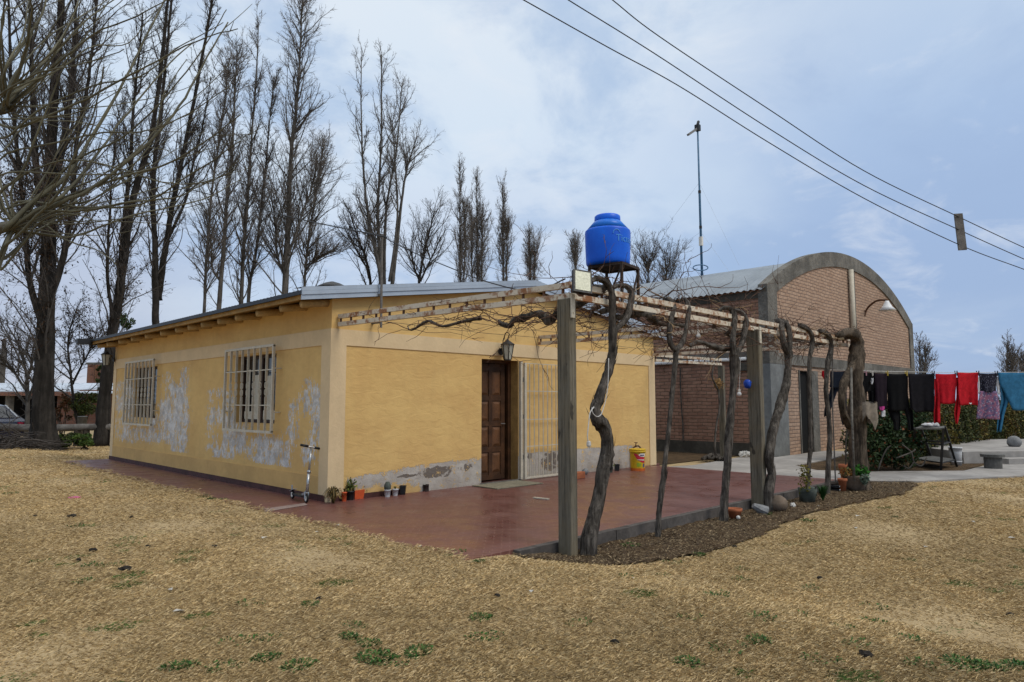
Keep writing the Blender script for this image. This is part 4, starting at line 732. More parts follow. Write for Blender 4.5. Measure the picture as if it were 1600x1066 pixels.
def garment(name, label, cat, strips, mat_, extra=()):
    t0 = LP(strips[0][0][1], strips[0][0][0]); t = thing(name, label, cat, t0, None)
    def mk(strs, m_, nm, off0):
        mb = MB()
        for si, S in enumerate(strs):
            S = np.array(S, float); yy = np.arange(S[0, 0], S[-1, 0]+.01, max((S[-1, 0]-S[0, 0])/16, .5)); nU = 18; V = []; ph = rng.uniform(0, 6)
            for j, y in enumerate(yy):
                a_ = np.interp(y, S[:, 0], S[:, 1]); b_ = np.interp(y, S[:, 0], S[:, 2]); fr = j/max(len(yy)-1, 1)
                for i in range(nU+1):
                    u = i/nU; f_ = (.012+.03*fr)*math.sin(u*(5+2*si)+ph+fr*.8)+.012*fr*math.sin(u*17+ph*2); edge = .6*math.sin(fr*9+ph)*(u-.5)
                    sag = .8*math.sin(u*math.pi)*(1-fr) if si == 0 else 0
                    V.append(LP(a_+(b_-a_)*u+edge, y+sag+(math.sin(u*6+ph)*.7*fr), off0+f_-.02*si))
            mb.add(V, [(j*(nU+1)+i, j*(nU+1)+i+1, (j+1)*(nU+1)+i+1, (j+1)*(nU+1)+i) for j in range(len(yy)-1) for i in range(nU)])
        o = part(mb, nm, m_, t, True); s_ = o.modifiers.new('thick', 'SOLIDIFY'); s_.thickness = .008; return o
    mk(strips, mat_, 'cloth', .01)
    for nm, m_, strs, off in extra: mk(strs, m_, nm, off)
    return t
garment('red_cloth', 'small bright red cloth hanging at the left end of the clothes line', 'cloth', [[(579, 1284, 1292), (588, 1284, 1292), (595, 1288, 1293)]], 'c_red2')
garment('trousers', 'navy trousers with splayed legs hanging left of the hollow vine stump', 'trousers', [[(580, 1297, 1327), (598, 1297, 1325), (606, 1297, 1322)], [(606, 1298, 1310), (622, 1293, 1304), (640, 1288, 1297), (651, 1287, 1294)], [(604, 1307, 1322), (625, 1312, 1323), (650, 1313, 1323), (664, 1316, 1323)]], 'c_navy')
garment('trousers', 'black trousers with a white tag hanging just right of the hollow vine stump', 'trousers', [[(582, 1343, 1366), (605, 1344, 1366), (612, 1345, 1366)], [(611, 1344, 1354), (650, 1347, 1355)], [(611, 1356, 1367), (652, 1358, 1367)]], 'c_black', [('tag', 'c_white', [[(591, 1361, 1364.5), (600, 1360.5, 1363)]], .06)])
garment('dress', 'dark plum garment with a pink and white hem among the black washing', 'dress', [[(583, 1366, 1387), (610, 1367, 1386), (640, 1368, 1386)]], 'c_plum', [('pink_patch', 'c_pink', [[(635, 1371, 1382), (641, 1372, 1381)]], .055), ('white_patch', 'c_white', [[(641, 1377.5, 1382.5), (651, 1377.5, 1383)]], .056)])
garment('trousers', 'black wide-legged trousers held by two yellow pegs on the clothes line', 'trousers', [[(584, 1386, 1418), (610, 1386, 1418), (642, 1388, 1421)], [(640, 1386, 1406), (660, 1395, 1407), (672, 1397, 1406)], [(638, 1412, 1426), (655, 1417, 1427), (673, 1420, 1428)]], 'c_black')
garment('shirt', 'plain black shirt hanging next to the two red sweaters', 'shirt', [[(584, 1419, 1459), (590, 1420, 1460), (638, 1425, 1460), (644, 1430, 1459)], [(588, 1419, 1427), (615, 1421, 1427), (640, 1423, 1426)]], 'c_black2')
garment('sweater', 'left one of two red sweaters, hung upside down by its hem beside the black shirt', 'sweater', [[(584, 1461, 1494), (612, 1463, 1493), (631, 1466, 1492)], [(592, 1459, 1465), (622, 1460, 1469), (640, 1459, 1468), (661, 1459, 1469)]], 'c_red')
garment('sweater', 'right one of two red sweaters, with a white mark, beside the flowered dress', 'sweater', [[(582, 1496, 1528), (612, 1497, 1528), (633, 1500, 1528)], [(590, 1494, 1500), (620, 1494, 1501), (645, 1491, 1499), (662, 1493, 1496)]], 'c_red2', [('mark', 'c_white', [[(629.5, 1514, 1518), (631.5, 1515, 1517.5)]], .07)])
garment('dress', 'dress with a dotted dark bodice and a flowered skirt hanging between red and blue sweaters', 'dress', [[(583, 1529, 1558), (600, 1531, 1556), (612, 1531, 1556)]], 'c_dots', [('skirt', 'c_floral', [[(611, 1531, 1557), (630, 1528, 1561), (655, 1525, 1562)]], .03), ('white_strap', 'c_white', [[(589, 1528.5, 1531), (615, 1529, 1532)]], -.02), ('white_sleeve', 'c_white', [[(588, 1556, 1560), (604, 1557, 1563), (616, 1560, 1562)]], -.02)])
garment('sweater', 'blue long-sleeved sweater at the right edge with one sleeve hanging low', 'sweater', [[(582, 1559, 1632), (600, 1562, 1630), (641, 1583, 1626)], [(592, 1562, 1572), (625, 1564, 1576), (650, 1559, 1568), (675, 1557, 1564)], [(592, 1622, 1632), (640, 1626, 1636), (676, 1630, 1637)]], 'c_blue')
for px, m_, lab in ((1353, 'peg_pink', 'pink clothes peg on the black trousers right of the stump'), (1363, 'label_white', 'white clothes peg beside the dark plum garment'), (1386.5, 'peg_yellow', 'yellow clothes peg between the plum garment and the wide black trousers'), (1416.5, 'peg_yellow', 'yellow clothes peg between the wide black trousers and the black shirt'), (1459, 'peg_dark', 'dark clothes peg between the black shirt and the first red sweater'), (1494.5, 'peg_dark', 'dark clothes peg between the two red sweaters'), (1528.5, 'peg_dark', 'dark clothes peg between the red sweater and the dotted dress'), (1557.5, 'peg_dark', 'dark clothes peg between the dotted dress and the blue sweater')):
    c_ = LP(px, 584, .03); mb = MB(); mb.bar(c_-UP*.04+ldn*.012, c_+UP*.055+ldn*.02, .016, .012); mb.bar(c_-UP*.04-ldn*.03, c_+UP*.055-ldn*.045, .016, .012); mb.bar(c_+UP*.0+ldn*.016, c_+UP*.0-ldn*.035, .012); solo(mb, 'clothes_peg', m_, lab, 'clothes peg', None, 'clothes pegs on the washing line')
# ================================================================== leaves
def leafcloud(centres, size, n, cols, seed=0, flat=.5, leaf=(.035, .06)):
    g = np.random.default_rng(seed); C = np.array(centres, float); pts = C[g.integers(len(C), size=n)]; S = np.broadcast_to(np.array(size, float), (3,))
    d = g.normal(0, 1, (n, 3)); d /= np.linalg.norm(d, axis=1)[:, None]; pts = pts+d*S*(g.uniform(0, 1, n)**.45)[:, None]
    return leaves_at(pts, cols, g, leaf)
def leaves_at(pts, cols, g, leaf, pal=None):
    n = len(pts); a_ = g.normal(0, 1, (n, 3)); a_ /= np.linalg.norm(a_, axis=1)[:, None]; b_ = np.cross(a_, g.normal(0, 1, (n, 3))); b_ /= np.linalg.norm(b_, axis=1)[:, None]+1e-9
    l = g.uniform(*leaf, n)[:, None]; w = l*.5; V = np.stack([pts-a_*l, pts+b_*w, pts+a_*l, pts-b_*w], 1).reshape(-1, 3)
    cols = np.array(cols, float); c_ = cols[g.integers(len(cols), size=n)]*g.uniform(.6, 1.25, (n, 1)); mb = MB(); mb.add(V, (np.arange(n*4).reshape(n, 4)).tolist(), np.repeat(c_, 4, 0)); return mb
# hedge
hg = thing('hedge', 'long clipped hedge of dull green and yellow-brown leaves behind the washing', 'hedge', (16, -3.3, GZ))
g = np.random.default_rng(5); n = 26000
h0 = np.array([13.0, -2.75, 0]); h1 = np.array([27.5, -3.4, 0]); u = g.uniform(0, 1, n)**1.25; hw = .55; ph = g.uniform(0, 1, n)
side = g.uniform(-1, 1, n); zz = g.uniform(0, 1, n); k = g.random(n) < .55; side = np.where(k, -1+g.exponential(.12, n), side); zz = np.where(~k & (g.random(n) < .6), 1-g.exponential(.06, n), zz)
ht = 1.38+.12*np.sin(u*31)+.08*np.sin(u*77+1)+.05*np.sin(u*150); pts = h0+(h1-h0)*u[:, None]+np.stack([g.normal(0, .03, n), side*hw+.06*np.sin(u*90), np.clip(zz, 0, 1.08)*ht+GZ], 1)
pts[:, 1] += .10*np.sin(zz*9+u*200); warm = (np.sin(u*24+1)+np.sin(u*61)+g.normal(0, .6, n)) > .45
g2 = np.random.default_rng(6); cA = np.array([(.05, .062, .018), (.035, .045, .014), (.07, .07, .02)]); cB = np.array([(.13, .10, .018), (.10, .055, .015), (.15, .12, .03), (.075, .07, .02)])
colr = np.where(warm[:, None], cB[g2.integers(4, size=n)], cA[g2.integers(3, size=n)])
def leaves_col(pts, c_, g, leaf):
    n = len(pts); a_ = g.normal(0, 1, (n, 3)); a_ /= np.linalg.norm(a_, axis=1)[:, None]; b_ = np.cross(a_, g.normal(0, 1, (n, 3))); b_ /= np.linalg.norm(b_, axis=1)[:, None]+1e-9
    l = g.uniform(*leaf, n)[:, None]; V = np.stack([pts-a_*l, pts+b_*l*.5, pts+a_*l, pts-b_*l*.5], 1).reshape(-1, 3); mb = MB(); mb.add(V, np.arange(n*4).reshape(n, 4).tolist(), np.repeat(c_*g.uniform(.55, 1.3, (n, 1)), 4, 0)); return mb
part(leaves_col(pts, colr, g2, (.03, .06)), 'foliage', 'leaf', hg)
mb = MB(); q = h1-h0; mb.poly([h0+[0, -.32, GZ-.1], h1+[0, -.32, GZ-.1], h1+[0, -.32, 1.08], h0+[0, -.32, 1.08]], .66, (0, 1, 0)); part(mb, 'shade_core', 'bushbark', hg)  # solid dark box added inside the leaves in place of inner shade
sb = thing('shrub', 'dark green leafy shrub with a few rusty leaves behind the hollow vine stump', 'shrub', (12.9, -3.1, GZ))
cs = [Dp(px, py, D) for px, py, D in ((1352, 690, 14.8), (1365, 665, 15.2), (1385, 680, 15), (1405, 675, 15.3), (1420, 690, 15.2), (1395, 655, 15.8), (1375, 705, 14.8), (1410, 710, 14.9), (1350, 715, 14.7), (1430, 660, 15.9), (1340, 690, 15.3), (1392, 700, 14.9))]
part(leafcloud(cs, (.36, .36, .36), 9000, [(.022, .042, .014), (.016, .032, .012), (.03, .05, .015), (.11, .035, .012)][:3]*4+[(.12, .04, .014)], 8, leaf=(.025, .055)), 'foliage', 'leaf', sb)
mb = MB()
for c_ in cs[::2]: mb.tube([[13.0, -3.0, GZ-.1], (np.array([13.0, -3.0, GZ])+c_)/2+rng.normal(0, .08, 3), c_], [.03, .02, .01], 6)
part(mb, 'stems', 'bushbark', sb)
# dead pale branches at the shrub foot
db = thing('dead_branch', 'pale forked dead branches lying at the foot of the dark shrub', 'branch', Zp(1428, 730, -.1))
mb = MB()
for P in ([(1372, 735), (1380, 712), (1387, 700), (1392, 697)], [(1410, 695), (1424, 707), (1428, 722), (1440, 728), (1448, 715)], [(1428, 722), (1420, 732), (1412, 728)], [(1400, 716), (1424, 707), (1430, 702)]): mb.tube(spl([Dp(a_, b_, 14.3) for a_, b_ in P], 4), .014, 6)
part(mb, 'twigs', 'bark_pale', db, True)
# metal trestle
tr = thing('metal_trestle', 'splay-legged grey metal trestle stand before the hedge', 'trestle', (12.9, -4.0, GZ))
Tt = {k: Dp(px, py, D) for k, (px, py, D) in dict(a=(1429, 669, 14.6), b=(1474, 669, 14.4), c=(1476, 666, 14.9), d=(1438, 666, 15.1)).items()}
Ft = {'a': Zp(1429, 727, -.11), 'b': Zp(1470, 735, -.11), 'c': Zp(1492, 734, -.11), 'd': Zp(1454, 735, -.11)}
Ft['c'] = Ft['b']+(Tt['c']-Tt['b'])*[1, 1, 0]*1.6+rt*.32; Ft['d'] = Ft['a']+(Tt['d']-Tt['a'])*[1, 1, 0]*1.6+rt*.25
mb = MB()
mb.poly([Tt[k]+UP*.0 for k in 'abcd'], .03); part(mb, 'top', 'concrete_dark', tr)
for k in 'abcd': m2 = MB(); m2.bar(Tt[k], Ft[k], .045, .03); part(m2, 'leg', 'dark_iron', tr)
mb = MB()
for f_ in (.38, .82):
    for i, j in ('ab', 'bc', 'cd', 'da'): mb.bar(Tt[i]+(Ft[i]-Tt[i])*f_, Tt[j]+(Ft[j]-Tt[j])*f_, .035, .025)
part(mb, 'rails', 'dark_iron', tr)
mb = MB(); mb.poly([Tt[k]+(Ft[k]-Tt[k])*.8 for k in 'abcd'], .02); part(mb, 'shelf', 'concrete_dark', tr)
mb = MB(); c_ = (Tt['a']+Tt['b']+Tt['c']+Tt['d'])/4+UP*.04; mb.blob(c_-rt*.06, (.17, .10, .045), .3, seed=2); mb.blob(c_+rt*.10, (.08, .07, .07), .25, seed=3); solo(mb, 'white_rag', 'c_white', 'crumpled white rag lying on top of the metal trestle', 'rag', smooth=True)
p = Zp(1494, 727, -.11); mb = MB(); r = 9*dep(p)/F; t = thing('white_bucket', 'white plastic bucket standing behind the metal trestle', 'bucket', p)
mb.lathe(p, [(r*.86, 0), (r*.97, .30), (r*1.0, .39), (r*1.04, .39), (r*1.04, .42), (r*.95, .42), (r*.85, .05)], 20); part(mb, 'body', 'white_plastic', t, True); mb = MB(); mb.lathe(p+UP*.08, [(r*.90, 0), (r*.93, .01), (r*.90, .02)], 20, False); part(mb, 'rim', 'white_clean', t)
# ================================================================== pots along the front wall
def pot(name, label, px0, px1, pyb, pyt, mat_, y=None, taper=.75, group=None, square=False, soil=True):
    base = Zp((px0+px1)/2, pyb-1.5, 0); D = dep(base); r = (px1-px0)*D/F/2; h = (pyb-pyt)*D/F; base = base+np.array([0, r*.3, 0])
    t = thing(name, label, 'pot', base, group); n = 4 if square else 18; k = 1.2 if square else 1
    prof = [(r*taper*k, 0), (r*.96*k, h*.86), (r*1.0*k, h*.86), (r*1.03*k, h), (r*.9*k, h), (r*.88*k, h*.85)]; mb = MB(); mb.lathe(base, prof, n, False); mb.poly([base+[r*taper*k*math.cos(a_), r*taper*k*math.sin(a_), .004] for a_ in np.linspace(0, 2*np.pi, n, endpoint=False)])
    part(mb, 'body', mat_, t, not square)
    if soil: mb = MB(); mb.lathe(base+UP*h*.84, [(r*.9*k, 0), (r*.5, .004)], n); part(mb, 'soil', 'dark_soil', t)
    return t, base, r, h
def foliage(t, base, n, size, cols, seed, leaf=(.02, .04), name='foliage'):
    return part(leafcloud([base], size, n, cols, seed, leaf=leaf), name, 'leaf', t)
def blades(t, base, n, h, spread, cols, seed, w=.012, droop=.5, name='leaves'):
    g = np.random.default_rng(seed); mb = MB()
    for i in range(n):
        a_ = g.uniform(0, 6.28); d = np.array([math.cos(a_), math.sin(a_), 0])*spread*g.uniform(.2, 1); hh = h*g.uniform(.5, 1); c_ = np.array(cols[g.integers(len(cols))])*g.uniform(.7, 1.2); sdir = np.array([-d[1], d[0], 0]); sdir /= np.linalg.norm(sdir)+1e-9
        V = []
        for s_ in (0, .35, .7, 1.): p = np.array(base)+d*s_**1.3+UP*hh*(s_-droop*s_**3); ww = w*(1-s_*.85); V += [p-sdir*ww, p+sdir*ww]
        mb.add(V, [(0, 1, 3, 2), (2, 3, 5, 4), (4, 5, 7, 6)], c_)
    return part(mb, name, 'leaf', t)
p = Zp(524, 787, 0)+[.0, .05, 0]; t = thing('withered_plant', 'withered brown drooping plant at the front corner of the yellow house', 'plant', p)
blades(t, p, 70, .50, .20, [(.14, .09, .025), (.10, .065, .02), (.20, .13, .04), (.07, .06, .02), (.03, .03, .012)], 3, .014, .75)
t, b_, r, h = pot('plant_pot', 'bright orange round pot nearest the withered corner plant', 534, 542.5, 785, 771, 'orange_plastic'); blades(t, b_+UP*h, 14, .12, .06, [(.12, .10, .03)], 4, .006)
t, b_, r, h = pot('plant_pot', 'wide black pot with a sprouting green plant between two orange pots', 541, 555, 783, 769, 'black_plastic'); foliage(t, b_+UP*(h+.08), 70, (.10, .08, .11), [(.07, .10, .02), (.14, .14, .03)], 5); blades(t, b_+UP*h, 16, .24, .10, [(.10, .12, .03), (.15, .14, .04)], 51, .006, .2, 'stems')
p = Zp(562.5, 780, 0); D = dep(p); w = 17*D/F/2; t = thing('plant_trough', 'low orange-red plastic trough with small seedlings by the wall', 'planter', p)
mb = MB(); h = .125; q0 = [(-w*.9, -.06), (w*.9, -.06), (w*.9, .06), (-w*.9, .06)]; q1 = [(-w*1.05, -.075), (w*1.05, -.075), (w*1.05, .075), (-w*1.05, .075)]; q2 = [(-w*.95, -.065), (w*.95, -.065), (w*.95, .065), (-w*.95, .065)]
V = [p+[a_, c_+.08, 0] for a_, c_ in q0]+[p+[a_, c_+.08, h] for a_, c_ in q1]+[p+[a_, c_+.08, h] for a_, c_ in q2]+[p+[a_, c_+.08, h*.8] for a_, c_ in q2]
mb.add(V, [(0, 3, 2, 1)]+[(r_*4+i, r_*4+(i+1) % 4, r_*4+4+(i+1) % 4, r_*4+4+i) for r_ in range(3) for i in range(4)]+[(12, 13, 14, 15)]); part(mb, 'body', 'orange_plastic', t); foliage(t, p+[.05, .08, h+.05], 26, (.10, .04, .07), [(.06, .09, .02), (.1, .1, .03)], 6, (.015, .03))
p = Zp(577, 777.5, 0)+[0, .04, 0]; t = thing('succulent', 'small grey-green upright succulent standing right of the orange trough', 'plant', p); blades(t, p, 24, .16, .09, [(.16, .17, .12), (.2, .2, .16)], 7, .016, .2)
t, b_, r, h = pot('plant_pot', 'left white pot, holding a round green cactus', 601, 611.5, 778, 767, 'white_plastic', taper=.72, group='white pots by the front wall'); mb = MB(); mb.blob(b_+UP*(h+.04), (.05, .05, .075), .06, seed=1); part(mb, 'cactus', 'green_grey', t, True)
t, b_, r, h = pot('plant_pot', 'right white pot, with short yellowish sprouts', 613, 623.5, 776, 766, 'white_plastic', taper=.72, group='white pots by the front wall'); blades(t, b_+UP*h*.9, 30, .10, .05, [(.14, .12, .03), (.12, .13, .03)], 8, .006)
pot('plant_pot', 'empty black square pot right of the two white pots', 625, 636, 774.5, 761, 'black_plastic', square=True, taper=.7)
t, b_, r, h = pot('rusty_tin', 'small dark rusty tin standing alone against the stained wall', 662, 671, 769.5, 759, 'tin', taper=.96, soil=False)
# right part of the front wall
p = Zp(907, 748.5, 0); mb = MB(); mb.box(p+[-.14, 0, 0], p+[.14, .12, .12]); o = solo(mb, 'loose_brick', 'terracotta', 'loose brick lying on the patio behind the nearest post', 'brick'); m_ = o.modifiers.new('b', 'BEVEL'); m_.width = .008
p = Zp(921, 742, 0); mb = MB(); mb.blob(p+[0, .1, .05], (.07, .06, .06), .3, seed=8); solo(mb, 'pale_stone', 'stone_grey', 'pale stone behind the thick vine by the wall', 'stone', smooth=True)
t, b_, r, h = pot('plant_pot', 'dark bowl with straggly red and green plants behind the thick vine', 946, 960, 740, 731, 'green_grey', taper=.8); foliage(t, b_+UP*(h+.06), 90, (.15, .10, .13), [(.06, .07, .02), (.22, .05, .02), (.10, .08, .03), (.05, .05, .02)], 9, (.015, .035)); blades(t, b_+UP*h, 16, .28, .14, [(.10, .07, .03), (.07, .05, .02)], 10, .006, .3, 'stems')
t, b_, r, h = pot('plant_pot', 'small square black pot with an orange side next to the dark bowl', 960.5, 969.5, 737.5, 727.5, 'black_plastic', square=True, taper=.8)
fc = thing('garden_tap', 'rusty brass tap on a thin pipe by the front wall above the yellow bucket', 'tap', Yp(990, 736, -.05)); a_ = Yp(987.5, 703, -.05)
mb = MB(); mb.tube([[a_[0], -.05, 0], [a_[0], -.05, a_[2]]], .016, 8); part(mb, 'pipe', 'rust', fc); mb = MB(); mb.tube(spl([a_+[0, 0, -.01], a_+[.02, -.03, .05], a_+[.09, -.1, .08], a_+[.13, -.15, .0]], 4), .016, 8); mb.bar(a_+[.04, -.06, .06], a_+[.05, -.07, .15], .015); mb.bar(a_+[.0, -.07, .15], a_+[.10, -.07, .15], .014); part(mb, 'spout', 'rust', fc, True)
p = Zp(1003, 735.5, 0)+[0, .10, 0]; D = dep(p); r = 12.0*D/F; h = 33*D/F; bk = thing('paint_bucket', 'yellow paint bucket with a red printed label at the right end of the front wall', 'bucket', p)
mb = MB(); mb.lathe(p, [(r*.92, 0), (r*.93, .012)], 28); mb.lathe(p+UP*.05, [(r*.925, 0), (r*.99, h*.72)], 28, False); part(mb, 'body', 'bucket_yellow', bk, True)
mb = MB(); mb.lathe(p, [(r*.93, .0), (r*.935, .052)], 28, False); part(mb, 'base_band', 'bucket_orange', bk, True)
mb = MB(); mb.lathe(p+UP*(h*.83), [(r*.99, 0), (r*1.07, .0), (r*1.08, .03), (r*1.02, .035), (r*1.05, .04), (r*1.08, h*.16), (r*1.0, h*.17)], 28); part(mb, 'lid', 'bucket_yellow', bk, True)
def wrap(pts, name, mat_, off):   # flat print wrapped round the bucket: (angle offset, lower, upper height fraction)
    tc = math.atan2(CAM[1]-p[1], CAM[0]-p[0]); mb = MB(); V = []; P_ = np.array(pts); aa = np.linspace(P_[0, 0], P_[-1, 0], 15)
    for a_ in aa:
        for c_ in (1, 2): z = np.interp(a_, P_[:, 0], P_[:, c_]); rr = r*(.925+.065*((z-.15)/.72))*off; V.append(p+[rr*math.cos(tc+a_), rr*math.sin(tc+a_), z*h])
    mb.add(V, [(2*i, 2*i+2, 2*i+3, 2*i+1) for i in range(14)]); return part(mb, name, mat_, bk)
wrap([(-.5, .77, .80), (-.2, .60, .79), (.1, .49, .74), (.4, .42, .68), (.8, .37, .63), (1.1, .36, .62)], 'label_swoosh', 'bucket_red', 1.02)
wrap([(.15, .72, .76), (.4, .66, .80), (.9, .64, .80), (1.15, .66, .78)], 'label_panel', 'label_white', 1.035); wrap([(.35, .69, .74), (.95, .69, .74)], 'label_word', 'label_dark', 1.05); wrap([(.0, .50, .53), (1.0, .47, .52)], 'label_line', 'label_white', 1.045)
wrap([(-.1, .20, .38), (.5, .20, .36)], 'label_picture', 'label_green', 1.02); wrap([(.75, .16, .33), (1.1, .16, .33)], 'label_stripe', 'label_dark', 1.02)
# ================================================================== planting along the soil bed
p = Zp(1148, 810, -.11); D = dep(p); t = thing('terracotta_bowl', 'small terracotta bowl with a rim at the foot of the second slender vine', 'pot', p); r = 11.5*D/F
mb = MB(); mb.lathe(p, [(r*.62, 0), (r*.9, .085), (r*1.0, .09), (r*1.02, .125), (r*.9, .125), (r*.8, .06)], 20); part(mb, 'body', 'terracotta', t, True); mb = MB(); mb.lathe(p+UP*.075, [(r*.84, 0), (r*.2, .01)], 16); part(mb, 'soil', 'dark_soil', t)
p = Zp(1153.5, 812, -.11); mb = MB(); mb.blob(p+UP*.025, .026, .04, seed=2); solo(mb, 'white_ball', 'stone_white', 'tiny white ball lying before the terracotta bowl', 'ball', smooth=True)
p = Zp(1189, 803, -.11); mb = MB(); a_ = p+UP*.06-rt*.10; mb.tube([a_+UP*.05, a_+rt*.09+UP*.0, a_+rt*.17-UP*.035], [.035, .062, .07], 9, .06); solo(mb, 'concrete_chunk', 'stone_grey', 'broken grey concrete cone lying at the foot of the second post', 'concrete')
p = Zp(1219, 800, -.12); mb = MB(); mb.blob(p+UP*.10+fw*.05, (.135, .12, .115), .035, 18, 12, seed=12); solo(mb, 'boulder', 'stone', 'smooth round brown boulder beside the thick leaning vine', 'boulder', smooth=True)
p = Zp(1239, 792, -.11); mb = MB(); mb.blob(p+UP*.02, (.045, .035, .035), .25, seed=13); solo(mb, 'white_stone', 'stone_white', 'white stone right of the brown boulder', 'stone')
p = Zp(1262, 784, -.11); D = dep(p); t = thing('potted_plant', 'yellow-green upright plant in a grey-green torn pot at the crooked vine', 'plant', p)
r = 14*D/F; mb = MB(); mb.lathe(p, [(r*.7, -.02), (r*.95, .14), (r*1.05, .20), (r*.9, .19), (r*.8, .1)], 14); V = mb.v[0]; V += rng.normal(0, .008, V.shape); part(mb, 'pot', 'green_grey', t, True); g = np.random.default_rng(4); pts = np.stack([p[0]+g.normal(-.03, .04, 260), p[1]+g.normal(0, .04, 260), p[2]+.12+g.uniform(0, .42, 260)], 1); pts[:, 0] -= (pts[:, 2]-p[2])*.16
part(leaves_col(pts, np.array([(.16, .14, .02), (.11, .11, .02), (.20, .16, .03)])[g.integers(3, size=260)], g, (.012, .032)), 'foliage', 'leaf', t); foliage(t, p+[.10, -.02, .10], 60, (.11, .09, .08), [(.07, .09, .06), (.05, .07, .04)], 14, (.015, .03), 'creeper')
p = Zp(1286, 783, -.11); t = thing('leafy_clump', 'deep green grassy clump growing left of the thin dark vine', 'plant', p); blades(t, p, 120, .32, .13, [(.02, .07, .015), (.03, .09, .02), (.015, .05, .012)], 15, .010, .25)
p = Zp(1308, 766, -.11); t = thing('seed_tray', 'black plastic tray with white edges lying right of the thin dark vine', 'tray', p)
mb = MB(); 
for k_ in (0, .055): mb.box(p+[-.17, -.10, .002+k_], p+[.17, .16, .035+k_])
part(mb, 'tray', 'black_plastic', t); mb = MB(); mb.box(p+[-.176, -.106, .022], p+[.15, -.1005, .04]); mb.box(p+[-.176, -.106, .077], p+[.13, -.1005, .096]); part(mb, 'edge', 'white_clean', t); mb = MB(); mb.blob(p+[.02, .05, .10], (.15, .1, .03), .2, seed=4); part(mb, 'soil', 'dark_soil', t)
p = Zp(1322, 748, -.10); D = dep(p); t = thing('plant_pot', 'tall terracotta pot with a bare stick behind the stone planter', 'pot', p); r = 10*D/F; mb = MB(); mb.lathe(p, [(r*.7, 0), (r*.95, .20), (r*1.05, .20), (r*1.05, .27), (r*.9, .27), (r*.8, .2)], 18); part(mb, 'body', 'terracotta', t, True); mb = MB(); mb.lathe(p+UP*.22, [(r*.86, 0), (r*.3, .01)], 12); part(mb, 'soil', 'dark_soil', t); mb = MB(); mb.tube([p+UP*.2, p+UP*.7+rt*.03, p+UP*1.25+rt*.12], .013, 6); part(mb, 'stick', 'bark_vine', t)
p = Zp(1336, 766, -.11); D = dep(p); t = thing('stone_planter', 'wide mossy stone planter overflowing with green and rusty plants at the old stump', 'planter', p); r = 17*D/F
mb = MB(); mb.lathe(p, [(r*.68, -.02), (r*.85, .10), (r*1.0, .22), (r*1.02, .25), (r*.86, .25), (r*.8, .15)], 16); mb.v[0] = mb.v[0]+rng.normal(0, .010, mb.v[0].shape); part(mb, 'bowl', 'stone', t, True); mb = MB(); mb.lathe(p+UP*.21, [(r*.9, 0), (r*.3, .01)], 12); part(mb, 'soil', 'dark_soil', t)
foliage(t, p+UP*.31+rt*.11, 240, (.13, .13, .12), [(.04, .16, .02), (.06, .20, .03), (.03, .10, .02)], 21, (.02, .04)); foliage(t, p+UP*.29-rt*.14, 200, (.16, .12, .09), [(.18, .10, .02), (.22, .08, .02), (.09, .09, .03)], 22, (.015, .03), 'rusty_foliage'); foliage(t, p+UP*.2+rt*.08-fw*.18, 170, (.17, .06, .09), [(.11, .15, .11), (.08, .11, .08)], 23, (.02, .035), 'trailing_foliage')
p = Zp(1310, 772, -.11); t = thing('terracotta_shard', 'slim terracotta pot leaning before the stone planter', 'pot', Zp(1316, 768, -.11)); mb = MB(); q = Zp(1317, 768, -.11); mb.lathe(q, [(.05, 0), (.06, .16), (.075, .17), (.075, .21), (.06, .21), (.05, .14)], 14); part(mb, 'body', 'terracotta', t, True)
# ================================================================== scooter
w0, w1 = Zp(457, 779.5, 0), Zp(478.5, 786, 0); sc = thing('kick_scooter', 'silver kick scooter with black grips leaning at the front corner of the yellow house', 'scooter', (w0+w1)/2)
ax_ = (w1-w0); Ls = np.linalg.norm(ax_); ax_ /= Ls; sdv = np.cross(ax_, UP); rw = .06
def wheel(c):
    w = bpy.data.objects.new('wheel', None); COL.objects.link(w); w.parent = sc; BASE[w] = BASE[sc]
    an = np.linspace(0, 2*np.pi, 21); mb = MB(); mb.tube([c+ax_*.046*math.cos(a_)+UP*.046*math.sin(a_) for a_ in an], .015, 7, cap=False); part(mb, 'tyre', 'tyre', w, True); mb = MB(); mb.bar(c-sdv*.014, c+sdv*.014, .055, .055); mb.tube([c-sdv*.012, c+sdv*.012], .036, 12); part(mb, 'rim', 'label_white', w)
c0, c1 = w0+UP*rw, w1+UP*rw; wheel(c0); wheel(c1)
top = Yp(486.5, 700, c1[1]+.10); hd = c1+(top-c1)*.13
mb = MB(); mb.bar(c0+ax_*.09+UP*.02, c1-ax_*.12+UP*.02, .095, .022); part(mb, 'deck', 'dark_iron', sc); mb = MB(); mb.bar(c0-ax_*.07+UP*.045, c0+ax_*.09+UP*.085, .05, .006); part(mb, 'mudguard', 'steel', sc); mb = MB(); mb.tube([c0-ax_*.02+UP*.02, c0-ax_*.03+UP*.13], .012, 6); part(mb, 'stand_peg', 'steel', sc)
mb = MB(); mb.bar(c1-ax_*.13+UP*.03, hd, .035); mb.bar(c1+sdv*.025, hd+sdv*.025, .012); mb.bar(c1-sdv*.025, hd-sdv*.025, .012); part(mb, 'fork', 'steel', sc)
mb = MB(); mb.tube([hd, hd+(top-hd)*.45], .02, 10); mb.tube([hd+(top-hd)*.45, top], .0155, 10); mb.tube([hd+(top-hd)*.42, hd+(top-hd)*.48], .027, 10); part(mb, 'stem', 'steel', sc, True)
hbl, hbr = Yp(471, 696, top[1]), Yp(501, 702, top[1]-.05); mid = top+UP*.012; hb = (hbr-hbl)/np.linalg.norm(hbr-hbl)
